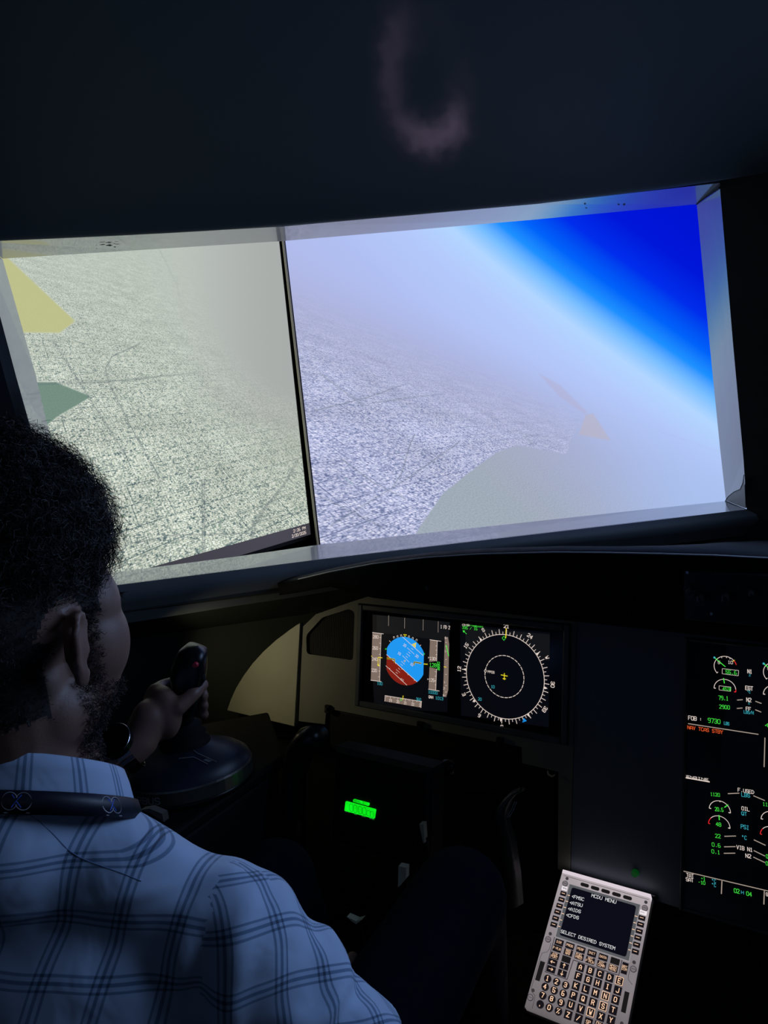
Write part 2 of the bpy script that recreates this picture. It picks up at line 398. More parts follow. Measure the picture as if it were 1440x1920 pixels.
mb = MB(); mb.loft([ML([jL[0], jL[1], jL[2], jL[3]]), [mir(p-H2*.75) for p in (jL[0], jL[1], jL[2], jL[3])]])
mb.quad(mir(down(end, 0)), mir(down(end, 2.2)), mir(V(end[0], -1.2, 2.2)), mir(V(end[0], -1.2, 0)))
struct(mb.build('wall_right', M_walld))
XL, XR = end[0], 2*XC-end[0]
mb = MB(); mb.quad(V(XL, -1.2, 0), V(XR, -1.2, 0), V(XR, -1.2, 2.2), V(XL, -1.2, 2.2)); struct(mb.build('wall_rear', M_walld))
mb = MB(); mb.quad(V(XL-.1, -1.25, 0), V(XR+.1, -1.25, 0), V(XR+.1, 2.3, 0), V(XL-.1, 2.3, 0)); struct(mb.build('floor', M_floor))
# overhead liner: rolls up from the top edge of the windows and back over the seats
head = [jL[0]-H2*.75]+oT; headm = ML(head)[::-1]
top = head+headm
crow = []
for dy, z in ((0, None), (.012, -.004), (.03, .004), (.10, .035), (.25, .085), (.5, .15), (.85, .22)):
    rw = []
    for p in top:
        s_ = 1 if z is not None else 0
        rw.append(V(p[0]*(1-dy*.04)+XC*dy*.04, p[1]-dy, p[2]+(z or 0)))
    crow.append(rw)
crow.append([V(max(XL, min(XR, p[0]))*1.0, .2, 2.06) for p in top])
crow.append([V(max(XL, min(XR, p[0]))*1.0, -1.25, 2.10) for p in top])
mb = MB(); mb.loft(crow)
cl = struct(mb.build('ceiling', M_liner, smooth=True))
sub = cl.modifiers.new('sub', 'SUBSURF'); sub.levels = 2; sub.render_levels = 2; sub.boundary_smooth = 'PRESERVE_CORNERS'

# =================== the outside-view monitors ===================
YM, XM = 2.03, -1.62
c0b = onp(601, 1022, V(0, YM, 0), V(0, 1, 0)); c0t = onp(535, 452, V(0, YM, 0), V(0, 1, 0))
def city_mat(name, kind):
    m = bpy.data.materials.new(name); m.use_nodes = True; nt = m.node_tree; N = nt.nodes; L = nt.links; N.clear()
    out = N.new('ShaderNodeOutputMaterial'); em = N.new('ShaderNodeEmission'); L.new(em.outputs[0], out.inputs[0])
    g = N.new('ShaderNodeAttribute'); g.attribute_name = 'ground'
    base = N.new('ShaderNodeAttribute'); base.attribute_name = 'tone'
    fac = N.new('ShaderNodeAttribute'); fac.attribute_name = 'detail'
    def math_(op, a, b=None, c=None):
        n = N.new('ShaderNodeMath'); n.operation = op
        for i, x in enumerate((a, b, c)):
            if x is None: continue
            if isinstance(x, (int, float)): n.inputs[i].default_value = x
            else: L.new(x, n.inputs[i])
        return n.outputs[0]
    def brick(rot, sc, bw, rh, mort, off=.5):
        mp = N.new('ShaderNodeMapping'); mp.inputs['Rotation'].default_value = (0, 0, math.radians(rot)); L.new(g.outputs['Vector'], mp.inputs[0])
        wn = N.new('ShaderNodeTexNoise'); wn.inputs['Scale'].default_value = sc*.05; L.new(mp.outputs[0], wn.inputs['Vector'])
        vm = N.new('ShaderNodeVectorMath'); vm.operation = 'MULTIPLY_ADD'; vm.inputs[1].default_value = (1.2/sc*2,)*3; L.new(wn.outputs['Color'], vm.inputs[0]); L.new(mp.outputs[0], vm.inputs[2])
        b = N.new('ShaderNodeTexBrick'); b.inputs['Scale'].default_value = sc; b.inputs['Brick Width'].default_value = bw; b.inputs['Row Height'].default_value = rh
        b.inputs['Color1'].default_value = (0, 0, 0, 1); b.inputs['Color2'].default_value = (1, 1, 1, 1); b.inputs['Mortar'].default_value = (.22, .22, .22, 1)
        b.inputs['Mortar Size'].default_value = mort; b.inputs['Mortar Smooth'].default_value = .1; b.offset = off; b.squash = .6; b.squash_frequency = 3
        L.new(vm.outputs[0], b.inputs['Vector']); return b
    b1 = brick(0, 15, 1.0, .55, .10); b2 = brick(90, 8, .8, .5, .09, .3); b3 = brick(0, 1.3, 1.7, .62, .012, .4)
    n1 = N.new('ShaderNodeTexNoise'); n1.inputs['Scale'].default_value = 30; n1.inputs['Detail'].default_value = 3; L.new(g.outputs['Vector'], n1.inputs['Vector'])
    n2 = N.new('ShaderNodeTexNoise'); n2.inputs['Scale'].default_value = .8; n2.inputs['Detail'].default_value = 6; L.new(g.outputs['Vector'], n2.inputs['Vector'])
    n3 = N.new('ShaderNodeTexNoise'); n3.inputs['Scale'].default_value = 2.2; L.new(g.outputs['Vector'], n3.inputs['Vector'])
    v = math_('ADD', math_('ADD', math_('MULTIPLY', b1.outputs['Color'], .50), .14), math_('MULTIPLY', b2.outputs['Color'], .34))
    v = math_('ADD', v, math_('MULTIPLY', math_('SUBTRACT', n1.outputs['Fac'], .5), .85))
    v = math_('MULTIPLY', v, math_('SUBTRACT', 1.0, math_('MULTIPLY', b3.outputs['Fac'], .42)))
    r = N.new('ShaderNodeValToRGB'); r.color_ramp.interpolation = 'LINEAR'; e = r.color_ramp.elements
    if kind == 'left':
        cols = [(.10, (56, 80, 92)), (.26, (118, 138, 138)), (.38, (184, 194, 180)), (.56, (222, 229, 212)), (.85, (246, 249, 240))]
    else:
        cols = [(.12, (92, 104, 148)), (.28, (138, 148, 186)), (.42, (184, 190, 224)), (.62, (216, 218, 248)), (.85, (240, 240, 255))]
    e[0].position = cols[0][0]; e[0].color = (*srgb(*cols[0][1]), 1); e[1].position = cols[-1][0]; e[1].color = (*srgb(*cols[-1][1]), 1)
    for p, c in cols[1:-1]: q = e.new(p); q.color = (*srgb(*c), 1)
    L.new(v, r.inputs[0])
    # green plots and warm roofs
    gm = N.new('ShaderNodeMix'); gm.data_type = 'RGBA'; gf = math_('GREATER_THAN', math_('MULTIPLY', n3.outputs['Fac'], math_('ADD', .45, b2.outputs['Color'])), .86)
    L.new(math_('MULTIPLY', gf, .75), gm.inputs[0]); L.new(r.outputs[0], gm.inputs[6]); gm.inputs[7].default_value = (*srgb(*((104, 146, 122) if kind == 'left' else (128, 158, 180))), 1)
    # multiply by district tone, then fade into the haze
    tm = N.new('ShaderNodeMix'); tm.data_type = 'RGBA'; tm.blend_type = 'MULTIPLY'; tm.inputs[0].default_value = 1
    tr_ = N.new('ShaderNodeMapRange'); tr_.inputs['From Min'].default_value = .3; tr_.inputs['From Max'].default_value = .7; tr_.inputs['To Min'].default_value = .82; tr_.inputs['To Max'].default_value = 1.06; L.new(n2.outputs['Fac'], tr_.inputs[0])
    L.new(gm.outputs[2], tm.inputs[6]); L.new(tr_.outputs[0], tm.inputs[7])
    # area overrides (parks, airfield): softer detail around the tone colour
    sp = N.new('ShaderNodeSeparateColor'); L.new(fac.outputs['Color'], sp.inputs[0])   # R haze, G plot, B road
    pn = math_('ADD', .70, math_('MULTIPLY', n1.outputs['Fac'], .60))
    pm = N.new('ShaderNodeMix'); pm.data_type = 'RGBA'; pm.blend_type = 'MULTIPLY'; pm.inputs[0].default_value = 1; L.new(base.outputs['Color'], pm.inputs[6]); L.new(pn, pm.inputs[7])
    m1 = N.new('ShaderNodeMix'); m1.data_type = 'RGBA'; L.new(sp.outputs[1], m1.inputs[0]); L.new(tm.outputs[2], m1.inputs[6]); L.new(pm.outputs[2], m1.inputs[7])
    m2 = N.new('ShaderNodeMix'); m2.data_type = 'RGBA'; L.new(sp.outputs[2], m2.inputs[0]); L.new(m1.outputs[2], m2.inputs[6]); m2.inputs[7].default_value = (*srgb(98, 112, 118), 1)
    m3 = N.new('ShaderNodeMix'); m3.data_type = 'RGBA'; L.new(sp.outputs[0], m3.inputs[0]); L.new(m2.outputs[2], m3.inputs[6]); L.new(base.outputs['Color'], m3.inputs[7])
    L.new(m3.outputs[2], em.inputs[0]); em.inputs[1].default_value = 1.0
    return m
def lin(c):
    c = np.asarray(c, float)/255; return np.where(c <= .04045, c/12.92, ((c+.055)/1.055)**2.4)
def sstep(a, b, x): t = np.clip((x-a)/(b-a), 0, 1); return t*t*(3-2*t)
def inpoly(x, y, P):
    r = np.zeros(x.shape, bool); n = len(P)
    for i in range(n):
        (x0, y0), (x1, y1) = P[i], P[(i+1) % n]
        c = ((y0 > y) != (y1 > y)) & (x < (x1-x0)*(y-y0)/((y1-y0) or 1e-9)+x0); r ^= c
    return r
def dline(x, y, P):
    d = np.full(x.shape, 1e9)
    for (x0, y0), (x1, y1) in zip(P[:-1], P[1:]):
        t = np.clip(((x-x0)*(x1-x0)+(y-y0)*(y1-y0))/((x1-x0)**2+(y1-y0)**2), 0, 1)
        d = np.minimum(d, np.hypot(x-x0-t*(x1-x0), y-y0-t*(y1-y0)))
    return d
def proj_grid(x, y, h, v1, v2, q):
    def ln(v):
        dx, dy = q[0]-v[0], q[1]-v[1]; n = math.hypot(dx, dy); return ((x-v[0])*dy-(y-v[1])*dx)/n
    i = np.argmin((x-q[0])**2+(y-q[1])**2); hq = h[i]; hh = np.maximum(h, 25)
    return ln(v1)*hq/hh/100+40, ln(v2)*hq/hh/100+40
def soft(x, y, P, w=1.6): return sstep(-w, w, dline(x, y, list(P)+[P[0]])*np.where(inpoly(x, y, P), 1, -1))
def monitor_image(name, bl_, br_, tr_c, tl_, nu, nv, kind, parent, mt):
    s = np.linspace(0, 1, nu); t = np.linspace(0, 1, nv); S, T = np.meshgrid(s, t)
    P = ((1-S)[..., None]*(1-T)[..., None]*bl_+S[..., None]*(1-T)[..., None]*br_+(S*T)[..., None]*tr_c+((1-S)*T)[..., None]*tl_).reshape(-1, 3)
    d = P-CP; z = d@CF; x = 720+F*(d@CR)/z; y = 960-F*(d@CU)/z
    if kind == 'left':
        # horizon of the simulated view, up and to the right of the screen
        h = ((y-330)-(x-0)*.33)*.95; gx, gy = proj_grid(x, y, h, (-27, 321), (1112, 697), (300, 1000))
        haze = np.clip(sstep(220, 520, x)*(1-sstep(60, 420, h))*1.1+.25*sstep(250, 600, x)*(1-sstep(250, 600, h))+.25*(1-sstep(60, 260, h)), .03, 1)
        k1 = sstep(100, 560, x); 
        base = lin([206, 216, 206])[None]*(1-k1[:, None])+lin([168, 172, 170])[None]*k1[:, None]
        k2 = sstep(700, 1000, y)[:, None]; base = base*(1-k2)+lin([158, 166, 148])*k2
        plot = np.zeros(len(x)); 
        for P_, c in ((((-60, 420), (14, 482), (141, 601), (136, 607), (111, 625), (-60, 622)), (190, 192, 140)), (((-60, 716), (105, 716), (172, 743), (150, 757), (110, 780), (90, 796), (-60, 880)), (116, 142, 130))):
            q = soft(x, y, P_); plot = np.maximum(plot, q); base = base*(1-q[:, None])+lin(c)*q[:, None]; haze = haze*(1-q)
        roads = [[(332, 520), (334, 555), (350, 580), (372, 590), (388, 625)], [(0, 722), (200, 716), (360, 700), (450, 690)], [(198, 690), (210, 668), (262, 645)], [(198, 690), (205, 720), (240, 790), (300, 900)],
                 [(383, 900), (384, 1050)], [(379, 900), (380, 1050)], [(560, 860), (540, 900), (500, 950), (478, 985), (470, 1040)], [(556, 862), (534, 905), (497, 950), (474, 985), (466, 1040)], [(478, 985), (400, 1040)], [(210, 1050), (240, 1020), (330, 1003), (480, 1000)], [(560, 960), (470, 980)],
                 [(300, 470), (330, 530)], [(100, 640), (240, 860)], [(385, 540), (470, 640)]]
        road = np.zeros(len(x))
        for R_ in roads: road = np.maximum(road, (1-sstep(.5, 1.9, dline(x, y, R_)))*.62)
        road *= (1-haze)
        det = np.stack([haze, plot, road, np.ones(len(x))], 1)
    else:
        h = ((y-470)-(x-540)*.42)*.92; a = ((x-540)*.92+(y-470)*.39)
        gx, gy = proj_grid(x, y, h, (-660, -34), (1273, 778), (700, 950))
        haze = np.clip(1-sstep(15, 210, h)*.97, .05, 1)
        haze = np.clip(haze+.25*sstep(1000, 1350, x), 0, 1)
        # sky: signed distance above the bright band
        s_ = ((x-1000)*.573-(y-468)*.82); s_ = s_-.00022*np.maximum(1150-x, 0)**2*1.0
        stops = [(-420, (178, 186, 232)), (-260, (176, 190, 240)), (-130, (180, 202, 252)), (-75, (178, 214, 255)), (-38, (120, 190, 255)), (-8, (30, 145, 255)), (28, (0, 98, 250)), (80, (0, 45, 236)), (140, (0, 22, 218)), (300, (0, 15, 205))]
        X_ = np.array([q[0] for q in stops]); Cc = lin([q[1] for q in stops])
        base = np.stack([np.interp(s_, X_, Cc[:, i]) for i in range(3)], 1)
        # ground haze colours
        k = sstep(-20, 160, h)[:, None]; kr = sstep(950, 1380, x)[:, None]
        gc = lin([170, 174, 212])*(1-kr)+lin([168, 192, 238])*kr
        base = base*(1-k)+gc*k
        kl = (sstep(560, 660, x)*.0)[:, None]
        plot = np.zeros(len(x))
        for P_, c, hz in ((((760, 1040), (785, 990), (830, 925), (880, 885), (930, 848), (970, 834), (1062, 851), (1072, 820), (1100, 778), (1150, 780), (1420, 870), (1420, 1040)), (160, 171, 184), .0),
                      (((1085, 815), (1098, 778), (1112, 775), (1145, 826)), (188, 178, 186), .35), (((1010, 700), (1050, 722), (1100, 772), (1098, 778), (1050, 745)), (180, 176, 208), .7)):
            q = soft(x, y, P_)
            if hz == 0: q = np.maximum(q, 0)*(1-sstep(-.2, 1, (x-1120)/260.)*.0)
            plot = np.maximum(plot, q)
            kk = sstep(880, 1300, x+(930-y)*1.1)[:, None]
            cc_ = (lin(c)*(1-kk)+base*kk) if hz == 0 else (lin(c)*.55+base*.45)
            base = base*(1-q[:, None])+cc_*q[:, None]
            haze = haze*(1-q)+np.maximum(haze*.6, hz)*q
        roads = [[(735, 915), (752, 890), (770, 830), (778, 815)], [(700, 755), (760, 747), (835, 738)], [(640, 860), (700, 905), (760, 935)], [(590, 770), (690, 745), (760, 720)], [(600, 700), (680, 760)],
                 [(985, 820), (1000, 835)], [(880, 760), (985, 815), (1040, 820)], [(620, 985), (760, 900), (860, 830)], [(600, 930), (720, 990)]]
        road = np.zeros(len(x))
        for R_ in roads: road = np.maximum(road, (1-sstep(.5, 1.9, dline(x, y, R_)))*.5)
        road *= (1-haze)
        det = np.stack([haze, plot, road, np.ones(len(x))], 1)
    idx = np.arange(nu*nv).reshape(nv, nu)
    q = np.stack([idx[:-1, :-1], idx[:-1, 1:], idx[1:, 1:], idx[1:, :-1]], -1).reshape(-1, 4)
    me = bpy.data.meshes.new(name); off_ = np.array(parent['_w'])
    me.vertices.add(len(P)); me.vertices.foreach_set('co', (P-off_).ravel())
    me.loops.add(q.size); me.loops.foreach_set('vertex_index', q.ravel()); me.polygons.add(len(q))
    me.polygons.foreach_set('loop_start', np.arange(0, q.size, 4)); me.update(calc_edges=True)
    at_ = me.attributes.new('ground', 'FLOAT_VECTOR', 'POINT'); at_.data.foreach_set('vector', np.stack([gx, gy, np.zeros(len(x))], 1).ravel())
    at_ = me.attributes.new('tone', 'FLOAT_COLOR', 'POINT'); at_.data.foreach_set('color', np.hstack([base, np.ones((len(x), 1))]).ravel())
    at_ = me.attributes.new('detail', 'FLOAT_COLOR', 'POINT'); at_.data.foreach_set('color', det.ravel())
    me.materials.append(mt)
    o = bpy.data.objects.new(name, me); COL.objects.link(o); o.parent = parent; return o
MC_L = city_mat('city_view_green_haze', 'left'); MC_R = city_mat('city_view_blue_haze', 'right')
# front monitor, in the plane y = YM
fr_t = nrm(c0t-c0b)
bl_ = c0b-fr_t*.12; tl_ = c0t+fr_t*.10
wf = 1.46
xd_ = V(fr_t[2], 0, -fr_t[0]); br_ = bl_+xd_*wf; tr_c = tl_+xd_*wf
front = empty('outside_view_monitor', (bl_+br_)/2, 'large screen seen through the right window, hazy city below a deep blue sky', 'screen')
monitor_image('screen', bl_, br_, tr_c, tl_, 470, 360, 'right', front, MC_R)
FF = Fr(bl_, xd_, fr_t)
hgt = np.linalg.norm(tl_-bl_)
def bezel(parent, fr, w0, h0, bw, dep, name='bezel'):
    mb = MB()
    mb.box(fr, -bw, 0, -bw, h0+bw, -dep, .004); mb.box(fr, w0, w0+bw, -bw, h0+bw, -dep, .004)
    mb.box(fr, 0, w0, -bw, 0, -dep, .004); mb.box(fr, 0, w0, h0, h0+bw, -dep, .004); mb.box(fr, 0, w0, 0, h0, -dep, -.004)
    return mb.build(name, M_black, parent)
bezel(front, FF, wf, hgt, .013, .06)
# side monitor: its right edge beside the front one; its plane runs back along the cockpit side
ls_b = onp(582, 1002, V(0, YM+.005, 0), V(0, 1, 0)); ls_t = onp(523, 452, V(0, YM+.005, 0), V(0, 1, 0))
dirs = nrm(V(-.05, -1, 0))
nS = nrm(np.cross(dirs, ls_t-ls_b))
# corner points placed by the picture of the task bar line, on the monitor's own vertical plane
wl_ = 1.55; tls = ls_t+nrm(ls_t-ls_b)*.12
SL = Fr(ls_b+dirs*wl_, -dirs, nrm(ls_t-ls_b))
hS = np.linalg.norm(tls-ls_b)
side = empty('outside_view_monitor', SL(wl_/2, 0), 'screen filling the left window, greenish city with yellow and green fields', 'screen')
monitor_image('screen', SL(0, 0), SL(wl_, 0), SL(wl_, hS), SL(0, hS), 420, 380, 'left', side, MC_L)
bezel(side, SL, wl_, hS, .012, .05)
E_task = emat('task_bar_grey', srgb(62, 60, 68))
mb = MB(); mb.box(SL, .0, wl_, 0, .042, .0005, .0012)
tb = mb.build('task_bar', E_task, side); tb['label'] = 'dark strip along the bottom of the picture'
mb = MB(); text(mb, SL, (wl_-.088, .0245), (wl_-.022, .0245), .0095, '2:26 PM', 0, .16, .0018); text(mb, SL, (wl_-.098, .008), (wl_-.022, .008), .0095, '2/20/2025', 0, .16, .0018)
mb.build('clock_text', E_white, tb)
mb = MB(); cg = c0b-fr_t*.1
YJ = V(0, YM-.014, 0); NY = V(0, 1, 0)
mb.tube([onp(595.5, 1012, YJ, NY)-V(0, 0, .05), onp(594, 1005, YJ, NY), onp(531, 456, YJ, NY), onp(530, 446, YJ, NY)], .0042, 6)
tag(mb.build('joint_strip', mat('cream_strip', (.85, .78, .52), .4)), 'thin cream strip in the gap between the two big screens', 'strip')
# the first officer's front and side monitors (mirror images in place, seen only from the side)
for nm_, A_, lab in (('front', (mir(br_), mir(bl_), mir(tl_), mir(tr_c)), 'large screen behind the far side front window'), ):
    o = empty('outside_view_monitor', (A_[0]+A_[1])/2, lab, 'screen')
    A2 = [A_[0]+V(.05, 0, 0), A_[1]+V(.05, 0, 0), A_[2]+V(.05, 0, 0), A_[3]+V(.05, 0, 0)]
    fr = Fr(A2[0], A2[1]-A2[0], A2[3]-A2[0]); bezel(o, fr, wf, hgt, .019, .06)
    mb = MB(); mb.quad(*A2)
    mb.build('screen', emat('hazy_sky_picture', srgb(170, 200, 250), 1.0), o)
# =================== main instrument panel ===================
TL_ = .2092; PO = V(-.5395, 1.1961, 1.42-.5268)
PF = Fr(PO, V(1, 0, 0), V(0, math.sin(TL_), math.cos(TL_)))
pu = lambda x, y: PF.uv(x, y)
def qz(x0, y0, s, fr=PF): return lambda x, y: fr.uv(x0+x/s, y0+y/s)
panel = empty('instrument_panel', PF(0, -.2), 'grey main instrument panel board holding the cockpit displays', 'panel')
out = [pu(*p) for p in ((568, 1175), (592, 1152), (657, 1129), (692, 1118), (1100, 1120), (1500, 1165), (1500, 1775), (1046, 1630), (1047, 1447), (979, 1431), (978, 1401), (612, 1328), (609, 1358), (560, 1352))]
def plate(name, pts, h0, h1, mt, parent, bev=.0012, hole=None):
    bm = bmesh.new(); base = np.array(parent['_w'])
    vs_ = [bm.verts.new(tuple(PF(*p, h1)-base)) for p in pts]; 
    es = [bm.edges.new((vs_[i], vs_[(i+1) % len(vs_)])) for i in range(len(vs_))]
    for hl in (hole or []):
        hv = [bm.verts.new(tuple(PF(*p, h1)-base)) for p in hl]
        es += [bm.edges.new((hv[i], hv[(i+1) % len(hv)])) for i in range(len(hv))]
    r = bmesh.ops.triangle_fill(bm, use_beauty=True, use_dissolve=True, edges=es, normal=tuple(PF.n))
    fs = [g for g in r['geom'] if isinstance(g, bmesh.types.BMFace)]
    e = bmesh.ops.extrude_face_region(bm, geom=fs); vv = [g for g in e['geom'] if isinstance(g, bmesh.types.BMVert)]
    bmesh.ops.translate(bm, verts=vv, vec=tuple(-PF.n*(h1-h0))); bmesh.ops.recalc_face_normals(bm, faces=bm.faces)
    me = bpy.data.meshes.new(name); bm.to_mesh(me); bm.free(); me.materials.append(mt)
    o = bpy.data.objects.new(name, me); COL.objects.link(o); o.parent = parent; o['_w'] = parent['_w']
    return o
def rnd(pts, r, k=4):                         # round the corners of a polygon
    o_ = []; n = len(pts)
    for i in range(n):
        p = np.array(pts[i]); a = np.array(pts[i-1])-p; b = np.array(pts[(i+1) % n])-p
        ra = min(r, np.linalg.norm(a)*.45, np.linalg.norm(b)*.45); A = p+nrm(a)*ra; B = p+nrm(b)*ra
        for j in range(k+1): t = j/k; o_.append(tuple((1-t)**2*A+2*t*(1-t)*p+t*t*B))
    return o_
spk = rnd([pu(*p) for p in ((574, 1191), (604, 1158), (655, 1141.5), (665, 1148), (662, 1238), (575, 1226))], .008)
fdu = [pu(675, 1133), pu(1072, 1170), pu(1064, 1396), pu(665, 1323)]
us = [p[0] for p in fdu]; u0, u1 = (us[0]+us[3])/2, (us[1]+us[2])/2; v1 = (fdu[0][1]+fdu[1][1])/2; v0 = (fdu[2][1]+fdu[3][1])/2
eu0 = (pu(1283, 1195)[0]+pu(1278, 1640)[0])/2; ev1 = pu(1283, 1195)[1]; ev0 = pu(1279, 1706)[1]; eu1 = eu0+.215
RC = lambda a, b, c, d: [(a, c), (b, c), (b, d), (a, d)]
g = .001
sp_u = pu(1080, 1200)[0]
lb = [p for p in out]
left_part = clip(out, np.array([sp_u, 0]), np.array([-1., 0])); right_part = clip(out, np.array([sp_u+.0012, 0]), np.array([1., 0]))
plate('panel_board', left_part, -.004, 0, M_panel, panel, hole=[spk, RC(u0-g, u1+g, v0-g, v1+g)])
pc = plate('panel_board', right_part, -.004, 0, M_panelc, panel, hole=[RC(eu0-g, eu1+g, ev0-g, ev1+g)]); pc['label'] = 'blue-grey centre board'
mb = MB(); mb.prism([PF(*p, -.03) for p in rnd([pu(*q) for q in ((560, 1180), (604, 1150), (668, 1130), (668, 1245), (566, 1236))], .004)], PF.n*.024)
mb.build('recess_back', M_hole, panel)
mb = MB()                                     # fine mesh inside the recess
a, b = pu(576, 1230), pu(664, 1146)
for i in range(26): x = a[0]+(b[0]-a[0])*(i+.5)/26; mb.box(PF, x-.0004, x+.0004, a[1]-.004, b[1], -.006, -.0055)
for i in range(26): y = a[1]+(b[1]-a[1])*(i+.5)/26; mb.box(PF, a[0], b[0], y-.0004, y+.0004, -.0062, -.0057)
mg = mb.build('speaker_mesh', M_black, panel); mg['kind'] = 'stuff'
# screws
scr = MB(); f0 = Fr(V(0, 0, 0), PF.x, PF.y)
scr.cyl(f0, 0, 0, .0047, 0, .0022, 14, r1=.0038); scr.box(f0, -.0028, .0028, -.0004, .0004, .0022, .0026)
sc0 = scr.build('screw', M_screw, panel, loc=np.array(panel['_w'])); sc_me = sc0.data; bpy.data.objects.remove(sc0)
def place(me, name, parent, p):
    o = bpy.data.objects.new(name, me); COL.objects.link(o); o.parent = parent; o.location = tuple(np.asarray(p)-np.array(parent['_w'])); o['_w'] = tuple(map(float, p)); return o
for x, y in ((567.5, 1249), (570, 1318), (573, 1307), (572, 1342), (695, 1127), (855, 1142), (1051, 1161), (1093, 1171), (1232, 1192), (1231, 1282), (1068, 1166)):
    place(sc_me, 'screw', panel, PF(*pu(x, y), .0))
# latches along the lower edge
for x, y in ((617, 1327), (790, 1358), (939, 1388)):
    u, v = pu(x, y); mb = MB(); mb.box(PF, u-.006, u+.006, v-.010, v+.006, 0, .009, bev=.001); mb.cyl(PF, u, v-.001, .003, .009, .0125, 10, mi=1)
    mb.build('latch', [M_black, M_screw], panel)
u, v = pu(1036, 1446); mb = MB()
mb.tube([PF(u-.007, v+.001, .006), PF(u-.004, v-.004, .009), PF(u+.002, v-.006, .009), PF(u+.007, v-.003, .006)], [.0012, .002, .002, .001], 8)
mb.build('clip', M_tan, panel)['label'] = 'small cream clip'
# quarter-round side plate left of the gap
side_pl = empty('side_plate', PF(*pu(500, 1300)), 'quarter-round olive plate left of the instrument panel', 'plate')
arc_px = [(555, 1361), (429, 1331), (436, 1311), (446, 1289), (460, 1266), (477, 1243), (497, 1221), (520, 1200), (545, 1181), (558, 1172), (566, 1167.5)]
bm_pts = [pu(*p) for p in arc_px]
mb = MB(); mb.prism([PF(*p, -.006) for p in bm_pts], PF.n*.012); mb.build('plate_body', mat('olive_plate_paint', (.30, .30, .235), .5, noise=10, bump=(200, .1, .0004), var=.08), side_pl, bevel=.001)
for x, y in ((512, 1218), (559.5, 1203), (450.5, 1307), (553.5, 1317)): place(sc_me, 'screw', side_pl, PF(*pu(x, y), .006))

# =================== captain's flight display ===================
def display(name, label, a, b, c, d, dep=.03, w_=.012):
    e = empty(name, PF((a+b)/2, c), label, 'display')
    mb = MB()
    mb.box(PF, a, a+w_, c, d, -dep, .006, bev=.002); mb.box(PF, b-w_, b, c, d, -dep, .006, bev=.002)
    mb.box(PF, a+w_, b-w_, c, c+w_, -dep, .006, bev=.002); mb.box(PF, a+w_, b-w_, d-w_, d, -dep, .006, bev=.002)
    mb.box(PF, a, b, c, d, -dep, -dep+.015)
    mb.build('bezel', M_bezel, e); return e
fd = display('flight_display_unit', 'wide captain display with blue and red horizon and round compass', u0, u1, v0, v1)
H0 = .0002
def screen(parent, a, b, c, d, name='screen', h=-.001):
    mb = MB(); mb.box(PF, a, b, c, d, h-.004, h); return mb.build(name, M_glass, parent)
mid = pu(848, 1250)[0]
s1 = screen(fd, u0+.010, mid, v0+.010, v1-.010, 'attitude_screen'); s1['label'] = 'left half with blue and red attitude ball'
s2 = screen(fd, mid, u1-.010, v0+.010, v1-.010, 'compass_screen'); s2['label'] = 'right half with white compass rose'
LF = -.0006
z = qz(660, 1130, 7.2)
def T(mb, q, x0, y0, x1, y1, hz, s, mi, wt=.14, lift=.0004):
    wt = wt*.78
    a = q(x0, y0); b = q(x1, y1); k = q(x0, y0-hz); text(mb, mb.fr, a, b, math.hypot(k[0]-a[0], k[1]-a[1]), s, mi, wt, lift)
def Ln(mb, q, x0, y0, x1, y1, w, mi, lift=.0004): line(mb, mb.fr, q(x0, y0), q(x1, y1), w, mi, lift)
def Pg(mb, q, pts, mi, lift=.0003): poly(mb, mb.fr, [q(*p) for p in pts], mi, lift)
px = .00105
m1 = MB(); m1.fr = PF
Pg(m1, z, ((275, 160), (1310, 262), (1285, 1480), (300, 1420), (275, 1000)), DK, -.0008)
Pg(m1, z, ((330, 165), (1318, 265), (1310, 520), (330, 400)), DG, -.0006)
for x, a, b in ((493, 172, 315), (710, 205, 348), (960, 228, 375), (1163, 252, 402)): Ln(m1, z, x, a, x-2, b, px*.7, LN, LF+.0002)
T(m1, z, 1196, 345, 1325, 358, 42, '1 FD 2', W_, .16, 0)
# speed tape
Pg(m1, z, ((275, 402), (392, 415), (378, 1062), (252, 1047)), G_, -.0004)
Ln(m1, z, 275, 402, 425, 422, px*.9, W_, 0); Ln(m1, z, 252, 1047, 395, 1065, px*.9, W_, 0); Ln(m1, z, 394, 415, 372, 1062, px*.7, W_, 0)
for i, s in enumerate(('280', '260', '240', '220')):
    y = 478+i*151; T(m1, z, 285-i*6, y, 362-i*7, y+6, 40, s, W_, .15, 0.0002); Ln(m1, z, 372-i*5, y-8, 392-i*5, y-6, px*.6, W_, 0)
    Ln(m1, z, 368-i*5, y+69, 390-i*5, y+71, px*.6, W_, 0)
Ln(m1, z, 350, 738, 410, 744, px*1.4, YE, .0004); Ln(m1, z, 260, 722, 275, 724, px*1.2, YE, .0004)
Ln(m1, z, 354, 740, 352, 830, px, YE, .0004); Pg(m1, z, ((342, 828), (372, 832), (352, 858)), YE, .0003); Ln(m1, z, 350, 852, 378, 855, px*.8, YE, .0004); Ln(m1, z, 378, 750, 374, 830, px*.5, YE, .0004)
T(m1, z, 340, 1105, 415, 1115, 38, '100', CY, .13, 0)
